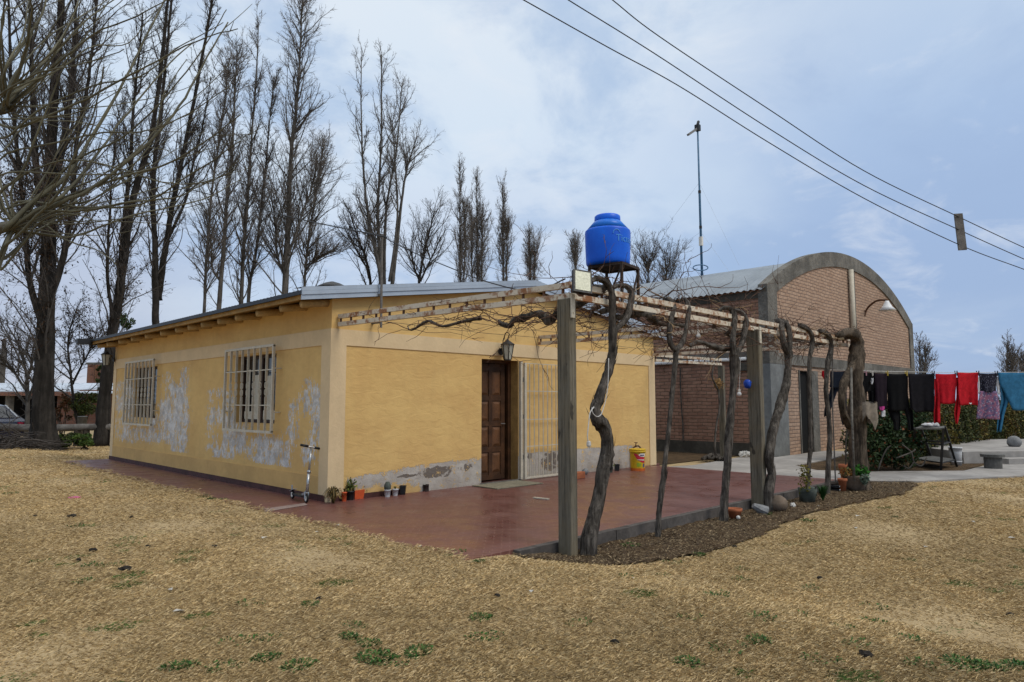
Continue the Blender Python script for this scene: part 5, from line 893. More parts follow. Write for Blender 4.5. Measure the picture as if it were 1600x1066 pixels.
mb = MB(); mb.tube([mid-hb*.05, mid+hb*.05], .013, 8); part(mb, 'handlebar', 'steel', sc)
for s_, e in ((-1, np.linalg.norm(hbl-top)), (1, np.linalg.norm(hbr-top))): mb = MB(); mb.tube([mid+hb*s_*.045, mid+hb*s_*e], .018, 10); part(mb, 'grip', 'black_plastic', sc, True)
# ================================================================== bare trees
def tang(P): T = np.gradient(P, axis=0); return T/(np.linalg.norm(T, axis=1)[:, None]+1e-9)
def at(P, t):
    x = np.clip(t, 0, 1)*(len(P)-1); i = np.minimum(x.astype(int), len(P)-2); u = (x-i)[:, None]; return P[i]*(1-u)+P[i+1]*u
def grow(start, d0, length, K, g, wander, upturn):
    # many shoots at once: start (B,3), d0 (B,3), length (B,)
    B = len(start); P = np.zeros((B, K, 3)); p = start.copy(); d = d0/np.linalg.norm(d0, axis=1)[:, None]
    for k in range(K):
        P[:, k] = p; p = p+d*(length/(K-1))[:, None]; d = d+g.normal(0, wander, (B, 3)); d[:, 2] += upturn; d /= np.linalg.norm(d, axis=1)[:, None]
    return P
def children_of(P, per, t0, t1, ang, lenf, K, g, wander, upturn, jitter=.5):
    B, N, _ = P.shape; idx = np.repeat(np.arange(B), per); t = g.uniform(t0, t1, len(idx)); x = t*(N-1); i = np.minimum(x.astype(int), N-2); u = (x-i)[:, None]
    st = P[idx, i]*(1-u)+P[idx, i+1]*u; T = P[idx, i+1]-P[idx, i]; seg = np.linalg.norm(T, axis=1); Tn = T/(seg[:, None]+1e-9)
    q = g.normal(0, 1, (len(idx), 3)); q -= Tn*(q*Tn).sum(1)[:, None]; q /= np.linalg.norm(q, axis=1)[:, None]+1e-9
    a_ = g.normal(ang, .15, len(idx))[:, None]; d = Tn*np.cos(a_)+q*np.sin(a_); L_ = seg*(N-1)*lenf*g.uniform(1-jitter, 1+jitter, len(idx))*(1-.5*t); return grow(st, d, L_, K, g, wander, upturn), t
def bare_tree(name, label, cat, base, stems, seed, nb=34, blen=2.4, t0=.18, elev=.55, twig=.009, sub=6, tw=5, group=None, barkm='bark_poplar', twigm=None, rscale=1., leaves=0, up=.09, ends=None, k_dense=1.):
    twigm = twigm or ('twig_dark' if barkm == 'bark_poplar' else 'twig_pale'); twig = twig*.8
    g = np.random.default_rng(seed); base = np.array(base, float); t = thing(name, label, cat, base, group); mt = MB(); mb_ = MB(); mtw = MB(); LP_ = []
    for si, (S, r0, r1) in enumerate(stems):
        S = np.array(S, float); P = spl(S, 5); n = len(P); P[1:, :2] += np.cumsum(g.normal(0, .02, (n-1, 2)), 0)*.5; rr = (np.linspace(1, 0, n)**1.15*(r0-r1)+r1)*.74
        if si == 0: rr = rr*(1+.55*np.exp(-np.linspace(0, 1, n)*22))
        mt.tube(P, rr, 10 if r0 > .12 else 7, .05)
        h = np.linalg.norm(np.diff(P, axis=0), axis=1).sum(); nbi = int(nb*2.0*k_dense*max(.35, min(1.2, h/14))); twig *= .8 if si == 0 else 1.; 
        blen_ = blen; tt = t0+(1-t0)*np.sort(g.uniform(0, 1, nbi)**.9)*.985; st = at(P, tt); T = tang(P); Tt = at(T, tt); az = g.uniform(0, 2*np.pi, nbi); q = np.stack([np.cos(az), np.sin(az), np.zeros(nbi)], 1)
        el = g.normal(elev, .15, nbi)[:, None]; d = Tt*np.cos(el)+q*np.sin(el); Lb = blen*(1.25-.75*tt)*g.uniform(.45, 1.2, nbi)
        B1 = grow(st, d, Lb, 7, g, .15, up*1.2); r_b = np.clip(.017*Lb, .008, .035)*rscale*g.uniform(.6, 1.1, nbi); r_p = np.interp(tt, np.linspace(0, 1, n), rr); r_b = np.minimum(r_b, r_p*.7)
        mb_.batch(B1, np.linspace(1, .25, 7)[None]*r_b[:, None], 5)
        B2, t2 = children_of(B1, sub, .12, .95, .62, .38, 5, g, .24, up*1.6); mtw.batch(B2, np.linspace(1, .5, 5)[None]*np.full((len(B2), 1), twig*1.35), 3)
        B3, _ = children_of(B2, tw, .1, 1., .7, .5, 4, g, .2, up); mtw.batch(B3, np.linspace(1, .5, 4)[None]*np.full((len(B3), 1), twig), 3)
        B4, _ = children_of(B1, tw*2, .1, 1., .75, .16, 4, g, .2, up); mtw.batch(B4, np.linspace(1, .5, 4)[None]*np.full((len(B4), 1), twig), 3)
        ns = int(nbi*1.6); ts = g.uniform(t0*.6, 1, ns); B5 = grow(at(P, ts), np.stack([g.normal(0, 1, ns), g.normal(0, 1, ns), g.uniform(.4, 1.4, ns)], 1), g.uniform(.2, .7, ns)*blen/2.4, 4, g, .2, up); mtw.batch(B5, np.linspace(1, .5, 4)[None]*np.full((ns, 1), twig), 3)
        if leaves: LP_.append(B3[:, 1:].reshape(-1, 3)); LP_.append(B2[:, 2:].reshape(-1, 3))
    part(mt, 'trunk', barkm, t, True); part(mb_, 'branches', 'twig_branch' if twigm == 'twig_dark' else barkm, t, True); part(mtw, 'twigs', twigm, t)
    if leaves:
        pts = np.vstack(LP_); q_ = pts[pts[:, 2] < leaves[1]]; pts = q_ if len(q_) > 20 else pts; pts = pts[g.integers(len(pts), size=leaves[0])]+g.normal(0, .05, (leaves[0], 3)); part(leaves_at(pts, [(.05, .03, .018), (.035, .022, .015), (.07, .04, .02)], g, (.03, .055)), 'dead_leaves', 'leaf', t)
    return t
def pstem(pts, D, w0, w1, dz=0., ground=True, rel=None):
    P = [Dp(px, py, D+dz*i) for i, (px, py) in enumerate(pts)]
    if ground: P = [np.array([P[0][0], P[0][1], GZ-.1])]+P if P[0][2] > .4 else P
    return P, w0*D/F/2, w1*D/F/2
GP = 'row of tall bare poplars behind the house'
def basep(S): return np.array([S[0][0], S[0][1], GZ])
S = [pstem([(70, 708), (70, 640), (72, 560), (75, 450), (78, 350), (82, 250), (88, 150), (95, 60), (100, -30), (104, -140), (106, -230)], 21, 44, 4), pstem([(76, 400), (62, 300), (52, 200), (50, 100), (50, 0), (52, -110)], 21, 18, 3, ground=False), pstem([(80, 300), (100, 210), (112, 120), (118, 30), (120, -100)], 21.3, 17, 3, ground=False), pstem([(74, 480), (100, 400), (112, 330), (120, 230), (138, 120), (150, 20), (156, -80)], 20.6, 15, 3, ground=False), pstem([(71, 520), (48, 440), (38, 350), (28, 240), (18, 120), (14, 0), (10, -100)], 20.8, 14, 3, ground=False)]
bare_tree('poplar_tree', 'nearest and thickest bare poplar with dark furrowed trunk and withered brown leaves low down', 'tree', basep(S[0][0]), S, 41, 46, 2.5, .12, .5, .0078, 6, 6, GP, leaves=(4200, 9.0))
S = [pstem([(160, 697), (162, 640), (166, 590), (173, 520), (182, 470), (190, 410), (200, 340), (218, 270), (233, 225), (246, 150), (256, 70), (264, 0), (268, -60)], 23.5, 27, 4), pstem([(186, 430), (196, 330), (205, 250), (208, 170), (214, 90), (220, 20)], 23.8, 11, 3, ground=False), pstem([(176, 500), (168, 420), (170, 330), (176, 250), (184, 170)], 23.2, 8, 2, ground=False)]
bare_tree('poplar_tree', 'second bare poplar with a leaning trunk, just left of the far house corner', 'tree', basep(S[0][0]), S, 42, 36, 2.2, .20, .5, .0082, 6, 5, GP, leaves=(700, 9.0))
S = [pstem([(245, 540), (245, 490), (245, 397), (243, 312), (246, 256), (253, 200), (260, 120), (268, 40), (274, -40)], 25, 17, 4), pstem([(248, 470), (252, 436), (261, 383), (271, 327), (281, 270), (295, 200), (312, 110), (326, 30), (338, -50)], 25.4, 15, 4, ground=False), pstem([(264, 370), (292, 310), (303, 250), (318, 190), (330, 120)], 25.6, 7, 2, ground=False)]
bare_tree('poplar_tree', 'forked bare poplar with two stout upright stems rising behind the left eave', 'tree', basep(S[0][0]), S, 43, 40, 2.0, .2, .5, .0085, 6, 5, GP)
S = [pstem([(318, 490), (322, 397), (333, 280), (341, 228), (350, 150), (357, 90)], 29, 8, 2)]
bare_tree('poplar_tree', 'slender bare poplar between the forked poplar and the pale pair', 'tree', basep(S[0][0]), S, 44, 40, 2.3, .15, .5, .009, 6, 5, GP, 'bark_pale')
S = [pstem([(342, 490), (351, 383), (356, 313), (363, 256), (368, 180), (371, 120), (373, 80)], 30, 11, 2), pstem([(345, 440), (330, 420), (328, 380), (318, 330)], 30, 6, 2, ground=False)]
bare_tree('poplar_tree', 'bare poplar with a low fork, left of the pale-stemmed poplar pair', 'tree', basep(S[0][0]), S, 45, 44, 2.3, .15, .5, .009, 6, 5, GP, 'bark_pale')
S = [pstem([(377, 480), (382, 383), (387, 313), (392, 230), (398, 130), (402, 35)], 31, 10, 2)]
bare_tree('poplar_tree', 'left stem of the pale-barked poplar pair behind the roof', 'tree', basep(S[0][0]), S, 46, 48, 2.2, .15, .48, .009, 6, 5, GP, 'bark_pale')
S = [pstem([(389, 470), (397, 410), (405, 355), (413, 285), (420, 210), (428, 120)], 32, 9, 2)]
bare_tree('poplar_tree', 'right stem of the pale-barked poplar pair, leaning right above the roof', 'tree', basep(S[0][0]), S, 47, 42, 2.3, .15, .5, .009, 6, 5, GP, 'bark_pale')
S = [pstem([(445, 460), (450, 369), (452, 313), (457, 228), (464, 170), (470, 90), (473, 30), (476, -15)], 31, 15, 2), pstem([(449, 400), (462, 370), (474, 330), (490, 290), (497, 250)], 31, 7, 2, ground=False), pstem([(447, 440), (434, 400), (430, 350), (424, 300)], 31, 6, 2, ground=False)]
bare_tree('poplar_tree', 'tallest bare poplar of the middle row, straight above the roof corner', 'tree', basep(S[0][0]), S, 48, 62, 3.0, .10, .5, .0088, 6, 5, GP, 'bark_pale')
S = [pstem([(475, 455), (479, 390), (487, 330), (497, 270), (505, 225)], 33, 7, 2), pstem([(478, 420), (495, 405), (515, 395)], 33, 5, 2, ground=False)]
bare_tree('poplar_tree', 'short spreading bare tree right of the tallest poplar, by the roof cowl', 'tree', basep(S[0][0]), S, 49, 44, 2.4, .12, .6, .0095, 6, 5, GP, 'bark_pale')
S = [pstem([(596, 470), (594, 430), (586, 385), (576, 340), (569, 259), (566, 180), (565, 90)], 33, 12, 2), pstem([(596, 450), (592, 380), (590, 323), (596, 215), (597, 85)], 33.3, 11, 2, ground=False), pstem([(600, 450), (602, 380), (606, 320), (622, 225), (630, 130)], 33.6, 9, 2, ground=False), pstem([(612, 455), (622, 370), (630, 302), (640, 250), (652, 212)], 33, 9, 2, ground=False), pstem([(608, 440), (620, 340), (616, 250), (612, 190)], 32.7, 6, 2, ground=False)]
bare_tree('poplar_tree', 'broad many-stemmed bare poplar standing alone above the middle of the roof', 'tree', basep(S[0][0]), S, 50, 26, 2.5, .30, .5, .0085, 6, 4, GP, 'bark_pale')
S = [pstem([(580, 460), (572, 405), (560, 370), (546, 325)], 34, 8, 2), pstem([(575, 420), (562, 400), (540, 360)], 34, 5, 2, ground=False)]
bare_tree('bare_tree', 'low bare tree left of the many-stemmed poplar', 'tree', basep(S[0][0]), S, 51, 26, 2.4, .2, .6, .008, 6, 4, None, 'bark_poplar')
S = [pstem([(655, 460), (660, 410), (668, 370), (678, 330)], 36, 8, 2), pstem([(657, 440), (672, 410), (690, 370)], 36, 5, 2, ground=False), pstem([(656, 440), (648, 420), (640, 390)], 36, 5, 2, ground=False)]
bare_tree('bare_tree', 'low rounded bare tree between the many-stemmed poplar and the narrow pair', 'tree', basep(S[0][0]), S, 52, 24, 3.2, .2, .65, .008, 6, 4, None, 'bark_poplar')
for px, py, D, sd, lab, st in ((718, 262, 58, 53, 'left one of two narrow dense poplars close together above the ridge', 2), (745, 276, 60, 54, 'right one of two narrow dense poplars close together above the ridge', 3), (785, 297, 62, 55, 'narrow dense poplar standing alone right of the narrow pair', 2), (828, 366, 75, 56, 'small distant narrow poplar above the right end of the ridge', 2), (899, 380, 70, 57, 'thin distant poplar peeping out left of the blue tank', 1)):
    S = [pstem([(px+2, 560), (px+1, 440), (px, 370 if py < 330 else 410), (px, py)], D, 7, 2)]+[pstem([(px+q, 470), (px+q*1.6, 400), (px+q*1.5, py+22+8*abs(q))], D, 4, 1.5, ground=False) for q in (5, -5)[:st-1]]
    bare_tree('narrow_poplar', lab, 'tree', basep(S[0][0]), S, sd, 44, 3.6, .1, .28, .015, 6, 4, 'narrow poplars far behind the house', 'bark_pale', 'twig_pale', up=.16)
for px, py, D, sd, lab in ((1012, 412, 50, 58, 'dark bushy treetop showing behind the barn roof beside the tank stand'), (1040, 420, 52, 59, 'second dark bushy treetop behind the barn roof, nearer the mast')):
    S = [pstem([(px, 620), (px, 460), (px+1, py)], D, 7, 2)]; bare_tree('bare_tree', lab, 'tree', basep(S[0][0]), S, sd, 44, 5., .3, .5, .012, 6, 4, None)
for px, py, D, sd, lab in ((1437, 540, 60, 60, 'pale bare treetop just right of the barn corner'), (1574, 541, 55, 61, 'pale bare tree sticking up above the blue sweater'), (1594, 560, 58, 62, 'small bare treetop at the right edge above the blue sweater')):
    S = [pstem([(px, 632), (px+1, 600), (px, py)], D, 5, 2), pstem([(px, 620), (px+7, 590), (px+9, py+12)], D, 4, 2, ground=False)]; bare_tree('narrow_poplar', lab, 'tree', basep(S[0][0]), S, sd, 60, 2.6, .05, .3, .017, 6, 4, None, 'bark_pale', 'twig_pale', up=.15)
S = [pstem([(43, 690), (42, 640), (40, 590), (26, 540), (8, 505)], 24, 11, 2), pstem([(41, 600), (52, 560), (62, 520)], 24, 7, 2, ground=False), pstem([(41, 610), (20, 575), (2, 560)], 24, 6, 2, ground=False)]
bare_tree('bare_tree', 'small spreading bare tree left of the thickest poplar, before the long low shed', 'tree', basep(S[0][0]), S, 63, 36, 2.2, .25, .8, .0085, 6, 5, None, 'bark_pale', up=.03)
S = [pstem([(130, 690), (118, 640), (112, 580), (108, 530), (120, 480)], 27, 8, 2), pstem([(113, 600), (132, 560), (148, 520)], 27, 5, 2, ground=False)]
bare_tree('bare_tree', 'small dark bare tree between the two thick poplar trunks', 'tree', basep(S[0][0]), S, 64, 36, 2.0, .25, .7, .009, 6, 5, None, leaves=(900, 7.5), up=.05)
# ------------------------------------------------------------------ overhanging pollarded tree at the left
ot = thing('pollarded_tree', 'pollarded bare tree at the left edge whose long olive shoots arch over the lawn', 'tree', (*Dp(-190, 600, 5.2)[:2], -.04))
K1, K2 = Dp(12, 168, 5.3), Dp(22, 352, 5.0); cr = Dp(-190, 330, 5.2); b0 = np.array(BASE[ot]); mb = MB()
gnarl(mb, np.array([[*(b0-UP*.1), .24], [*(b0+UP*.5), .19], [*(b0+UP*1.4+rt*.05), .17], [*(cr+UP*.06), .17]]), 12, .05)
gnarl(mb, np.array([[*(cr-UP*.45), .13], [*Dp(-120, 400, 5.1), .085], [*Dp(-50, 375, 5.05), .06], [*Dp(0, 357, 5.0), .052], [*K2, .058], [*(K2+rt*.05+UP*.02), .035]]), 10, .07)
gnarl(mb, np.array([[*(cr-UP*.35), .14], [*Dp(-120, 230, 5.3), .085], [*Dp(-50, 185, 5.3), .06], [*Dp(-5, 172, 5.3), .05], [*K1, .055], [*(K1+rt*.05+UP*.01), .035]]), 10, .07)
gnarl(mb, np.array([[*(cr-UP*.35), .15], [*(cr+UP*.5-rt*.3+fw*.2), .09], [*(cr+UP*.9-rt*.4+fw*.4), .06]]), 10, .07); part(mb, 'trunk', 'bark_mulberry', ot, True)
zc = 360/800.
SH = [[(0, 290), (60, 200), (150, 60), (175, -40), 16], [(0, 180), (20, 60), (40, -40), 12], [(20, 350), (120, 270), (290, 80), (420, -20), 12], [(0, 412), (160, 405), (300, 370), (430, 300), 7], [(60, 440), (300, 340), (480, 240), (640, 150), (820, 85), 10], [(230, 200), (330, 120), (480, 60), (620, -15), 9], [(20, 790), (120, 700), (230, 610), (310, 490), (420, 310), (520, 110), (590, -30), 20], [(40, 790), (200, 690), (270, 620), (350, 520), (420, 420), (560, 250), (660, 150), 14], [(60, 780), (220, 700), (330, 650), (500, 520), (640, 370), (720, 230), (810, 80), 16], [(120, 725), (400, 620), (560, 575), (700, 490), (820, 395), 11], [(50, 700), (300, 715), (480, 700), (640, 590), (820, 470), 10], [(60, 745), (300, 735), (450, 712), (600, 700), (700, 660), (820, 600), 9], [(40, 800), (200, 822), (270, 818), (400, 770), (520, 735), (700, 695), (830, 620), 11], [(0, 905), (100, 820), (170, 770), (260, 690), (300, 560), 14], [(120, 760), (240, 835), (340, 870), (420, 925), 7], [(0, 610), (230, 602), (430, 598), (520, 560), 7], [(20, 360), (150, 210), (230, 90), (275, -30), 18], [(0, 680), (80, 600), (140, 470), (210, 290), (240, 200), 12],
      [(0, 480), (150, 370), (330, 300), (480, 270), (600, 180), (760, 90), 8], [(20, 330), (200, 260), (330, 170), (450, 150), (560, 20), 7], [(0, 560), (200, 500), (360, 470), (520, 460), (660, 400), (810, 310), 7], [(30, 800), (180, 640), (300, 540), (450, 470), (600, 330), (740, 150), (800, 40), 9], [(30, 330), (90, 190), (110, 60), (120, -40), 14], [(10, 250), (70, 130), (90, 0), 11], [(0, 520), (80, 440), (190, 420), (340, 440), (480, 500), (600, 520), 6], [(40, 640), (200, 560), (380, 580), (560, 640), (720, 640), (830, 560), 7], [(20, 860), (120, 760), (200, 660), (240, 520), (300, 400), (330, 250), 11], [(0, 930), (60, 880), (150, 770), (230, 740), (330, 760), 10], [(0, 330), (140, 250), (280, 220), (420, 170), 8], [(0, 60), (60, 10), (110, -40), 8], [(20, 380), (60, 260), (180, 130), (330, 40), (430, -30), 9], [(60, 790), (160, 720), (300, 690), (420, 610), (520, 480), (560, 330), (640, 200), 9], [(0, 740), (140, 690), (300, 640), (430, 560), (560, 420), (680, 330), (800, 210), 8]]
g = np.random.default_rng(77)
for i, s_ in enumerate(SH):
    w = s_[-1]; pts = s_[:-1]; Da = 5.0+g.uniform(-.15, .2); De = Da+g.uniform(-.9, 1.2); n = len(pts); P = np.array([Dp(x*zc, y*zc, Da+(De-Da)*(k/(n-1))**1.3) for k, (x, y) in enumerate(pts)]); 
    anch = [K1, K2]+[Dp(a_, c_, 5.2) for a_, c_ in ((-25, 180), (-50, 185), (-85, 207), (-120, 230), (-25, 366), (-50, 375), (-85, 388), (-120, 400))]+[cr+UP*.5-rt*.3+fw*.2, cr+UP*.9-rt*.4+fw*.4]
    dd = [np.linalg.norm(q_-P[0]) for q_ in anch]; kq = int(np.argmin(dd))
    if dd[kq] > .06: P = np.vstack([anch[kq], P])        # every shoot springs from a limb
    Q = spl(P, 5); m_ = len(Q); Q[1:] += np.cumsum(g.normal(0, .0035, (m_-1, 3)), 0)
    r0 = w*.42*Da/F/2+.0015; mb = MB(); mb.tube(Q, np.linspace(r0, max(r0*.3, .0028), m_), 7)
    for _ in range(g.integers(2, 5)):        # buds and side twigs
        k = g.integers(m_//3, m_-1); d = tang(Q)[k]+g.normal(0, .45, 3); d /= np.linalg.norm(d); Ls_ = g.uniform(.05, .4); pp = [Q[k]+d*Ls_*q+UP*.06*q*q*Ls_ for q in np.linspace(0, 1, 5)]; mb.tube(pp, np.linspace(.0035, .0018, 5), 4)
    part(mb, 'shoot', 'shoot', ot, True)
mb = MB()
for i in range(34):                          # finer shoots from both knobs
    c_ = (K1, K2)[i % 2]; d = rt*g.uniform(.2, 1)+UP*g.uniform(-.15, 1.0)+fw*g.uniform(-.5, .8); Pp = grow(c_[None]+g.normal(0, .05, (1, 3)), d[None], np.array([g.uniform(.7, 2.0)]), 12, g, .05, .025)[0]; mb.tube(Pp, np.linspace(.006, .002, 12), 5)
part(mb, 'thin_shoots', 'shoot', ot)
# ================================================================== left background
sh = thing('long_shed', 'long low brick shed with a bright metal roof far behind the left trees', 'building', Dp(60, 640, 46)*[1, 1, 0]+[0, 0, GZ])
pa, pb_ = Dp(-160, 640, 40), Dp(185, 640, 40); ex = (pb_-pa)*[1, 1, 0]; LW = np.linalg.norm(ex); ex /= LW; ey = np.array([-ex[1], ex[0], 0]); ey = ey if ey@fw > 0 else -ey
def SP(u, v, z): return pa*[1, 1, 0]+ex*u+ey*v+UP*z
mb = MB(); mb.poly([SP(0, 1.6, GZ), SP(LW*.66, 1.6, GZ), SP(LW*.66, 1.6, 2.1), SP(0, 1.6, 2.1)]); part(mb, 'shade_backing', 'dark', sh)  # near-black wall colour stands in for the shade of the open shed
mb = MB(); mb.poly([SP(LW*.70, .4, GZ), SP(LW, .4, GZ), SP(LW, .4, 2.1), SP(LW*.70, .4, 2.1)], .2, tuple(ey)); part(mb, 'brick_wall', 'brick_far', sh)
mb = MB(); mb.poly([SP(LW*.58, .6, GZ), SP(LW*.66, .6, GZ), SP(LW*.66, .6, 2.1), SP(LW*.58, .6, 2.1)], .2, tuple(ey)); part(mb, 'grey_wall', 'concrete_dark', sh)
for u in (.10, .30, .488): mb = MB(); mb.bar(SP(LW*u, .3, GZ), SP(LW*u, .3, 2.0), .38); part(mb, 'column', 'concrete', sh)
mb = MB(); mb.poly([SP(-.5, -.1, 2.02), SP(LW*.80, -.1, 2.02), SP(LW*.80, 5, 2.62), SP(-.5, 5, 2.62)], .06); mb.poly([SP(LW*.80+.05, -.5, 1.92), SP(LW+1.5, -.5, 1.92), SP(LW+1.5, 5, 2.55), SP(LW*.80+.05, 5, 2.55)], .06); part(mb, 'roof', 'far_roof', sh)
mb = MB(); mb.bar(SP(-.5, -.05, 1.85), SP(LW*.8, -.05, 1.85), .1, .22); part(mb, 'eave_beam', 'brick_far', sh)
q = Dp(152, 600, 60); mb = MB(); bt = thing('brick_tower', 'square brown brick block rising behind the long shed roof', 'building', q*[1, 1, 0]+[0, 0, GZ])
qa, qb = Dp(135, 600, 60), Dp(185, 600, 60); zt = Dp(150, 570, 60)[2]; mb.poly([[qa[0], qa[1], GZ], [qb[0], qb[1], GZ], [qb[0], qb[1], zt], [qa[0], qa[1], zt]], 4, tuple(fw)); part(mb, 'walls', 'brick_far', bt); mb = MB(); mb.poly([[*qa[:2]-rt[:2]*.15, zt+.01], [*qb[:2]+rt[:2]*.15, zt+.01], [*qb[:2]+rt[:2]*.15, zt+.2], [*qa[:2]-rt[:2]*.15, zt+.2]], 4.2, tuple(fw)); part(mb, 'parapet', 'concrete_dark', bt); mb = MB(); c_ = Dp(149, 585, 59.95); mb.bar([c_[0], c_[1], 1], [c_[0], c_[1], zt], .25, .1); part(mb, 'pipe', 'rust', bt)
q = Dp(5, 560, 52); mb = MB(); mb.lathe([q[0], q[1], GZ], [(.2, 0), (.2, 5.0), (.16, 5.1), (.15, 6.2), (.05, 6.3)], 14); solo(mb, 'dark_silo', 'roof_dark', 'dark narrow tower far behind at the left edge', 'tower', smooth=False)
rl = thing('log_rail', 'long horizontal log rail on dark stubs behind the thick poplar trunks', 'rail', Dp(100, 690, 24)*[1, 1, 0]+[0, 0, GZ]); a_, c_ = Dp(-60, 668, 22.5), Dp(182, 668.5, 23.5)
mb = MB(); mb.tube([a_+(c_-a_)*s_+UP*.02*math.sin(s_*9) for s_ in np.linspace(0, 1, 14)], .12, 9, .03); part(mb, 'log', 'grey_timber', rl, True)
for s_ in (.05, .35, .52, .74, .80, .97): q = a_+(c_-a_)*s_; mb = MB(); mb.bar([q[0], q[1], GZ-.1], q-UP*.08, .17); part(mb, 'stub', 'bushbark', rl)
p = Dp(128, 668, 25); mb = MB(); mb.lathe([p[0], p[1], GZ], [(.14, 0), (.16, .96), (.17, .96), (.15, .98)], 14); solo(mb, 'pale_drum', 'stone_grey', 'small pale drum standing behind the log rail', 'drum', smooth=True)
def bush(label, px0, px1, py0, py1, D, n, cols, seed, leaf=(.03, .06), name='shrub'):
    cc = [Dp(rng.uniform(px0, px1), rng.uniform(py0, py1), D+rng.uniform(-.5, .5)) for _ in range(12)]; t = thing(name, label, 'shrub', np.mean(cc, 0)*[1, 1, 0]+[0, 0, GZ]); w = (px1-px0)*D/F*.22
    part(leafcloud(cc, (w, w, min(w, .35)), n, cols, seed, leaf=leaf), 'foliage', 'leaf', t); b_ = BASE[t]; mb = MB()
    for c_ in cc[:7]: mb.tube([b_+rng.normal(0, .08, 3)*[1, 1, 0]-UP*.05, (b_+c_)/2+rng.normal(0, .06, 3), c_], [.025, .015, .006], 5)
    part(mb, 'stems', 'bushbark', t)
bush('reddish twiggy shrub before the brick shed wall', 88, 112, 618, 655, 27, 900, [(.11, .04, .015), (.07, .03, .012), (.07, .06, .02)], 71)
bush('olive green shrub against the brick shed wall, right of the reddish one', 110, 150, 618, 648, 27.5, 2600, [(.055, .075, .018), (.08, .09, .02), (.035, .05, .012)], 72)
bush('low green weeds under the left part of the log rail', 86, 116, 680, 694, 21.8, 1800, [(.04, .065, .015), (.03, .045, .012), (.06, .08, .02)], 73, name='low_plant')
bush('brighter low green weeds under the log rail near the leaning poplar', 118, 142, 682, 694, 21.8, 1400, [(.05, .09, .02), (.065, .10, .02)], 74, name='low_plant')
bush('dark green treetop peeping over the far end of the eave', 186, 212, 492, 512, 27, 900, [(.035, .06, .02), (.05, .08, .025)], 75, name='evergreen_tree')
bush('green shrub hugging the leaning poplar under the lantern', 152, 166, 566, 610, 26, 900, [(.05, .075, .02), (.035, .05, .015)], 76)
br = thing('brush_pile', 'heap of dark cut branches at the left edge before the car', 'brush pile', Dp(25, 695, 21)*[1, 1, 0]+[0, 0, GZ]); mb = MB(); n = 420; c_ = np.array([Dp(rng.uniform(-60, 52), 690, 20.6+rng.uniform(-.5, .6)) for _ in range(n)]); c_[:, 2] = GZ+rng.uniform(0, .52, n)**1.2; d = rt[None]*rng.normal(0, 1, (n, 1))+fw[None]*rng.normal(0, .6, (n, 1))+UP[None]*rng.normal(0, .22, (n, 1)); mb.batch(grow(c_, d, rng.uniform(.5, 1.8, n), 6, rng, .12, -.02), np.linspace(1, .4, 6)[None]*rng.uniform(.006, .02, (n, 1)), 4); part(mb, 'cut_branches', 'twig_dark', br); mb = MB(); q = BASE[br]; mb.blob(q+UP*.1-rt*.5, (1.2, .6, .3), .2, seed=4); part(mb, 'leaf_mound', 'dark_soil', br, True)
# parked car at the left edge
P0 = Dp(2, 690, 23.4)*[1, 1, 0]+[0, 0, GZ]; fx = -rt*.93+fw*.37; fx /= np.linalg.norm(fx); sy = np.cross(UP, fx)
car = thing('parked_car', 'dark blue parked car, only its tail visible at the left edge', 'car', P0)
def CP(u, v, z): return P0+fx*u+sy*v+UP*z
prof = [(0, .32), (-.02, .55), (.05, .82), (.28, .92), (.95, 1.36), (1.3, 1.42), (2.4, 1.40), (3.2, .98), (4.1, .84), (4.25, .6), (4.2, .3)]
def ext(pr, w0, w1=None):
    mb = MB(); n = len(pr); V = [CP(u, -(w0 if z < .95 else w1 or w0), z) for u, z in pr]+[CP(u, (w0 if z < .95 else w1 or w0), z) for u, z in pr]
    mb.add(V, [tuple(range(n)), tuple(range(2*n-1, n-1, -1))]+[(i, n+i, n+(i+1) % n, (i+1) % n) for i in range(n)]); return mb
part(ext(prof, .84, .66), 'body', 'car_paint', car)
mb = MB()
for s_ in (-1, 1): mb.poly([CP(.62, s_*.845*.86, 1.0), CP(1.0, s_*.69, 1.30), CP(2.3, s_*.69, 1.33), CP(2.95, s_*.80*.93, 1.0)])
mb.poly([CP(.30, -.6, .955), CP(.30, .6, .955), CP(.90, .52, 1.335), CP(.90, -.52, 1.335)]); part(mb, 'windows', 'glass', car)
mb = MB()
for s_ in (-1, 1): mb.bar(CP(.33, s_*.70, .96), CP(.98, s_*.66, 1.385), .05, .03)
part(mb, 'roof_trim', 'white_clean', car)
for s_ in (-1, 1): mb = MB(); mb.bar(CP(.02, s_*.80, .72), CP(.02, s_*.52, .72), .10, .15); mb.bar(CP(.0, s_*.853, .72), CP(.28, s_*.853, .74), .02, .15); part(mb, 'tail_light', 'tail_light', car)
for u in (.85, 3.4):
    for s_ in (-1, 1): mb = MB(); mb.tube([CP(u, s_*.86, .31), CP(u, s_*.66, .31)], .31, 18); wh = part(mb, 'wheel', 'tyre', car); mb = MB(); mb.tube([CP(u, s_*.868, .31), CP(u, s_*.80, .31)], .18, 14); part(mb, 'rim', 'steel', wh)
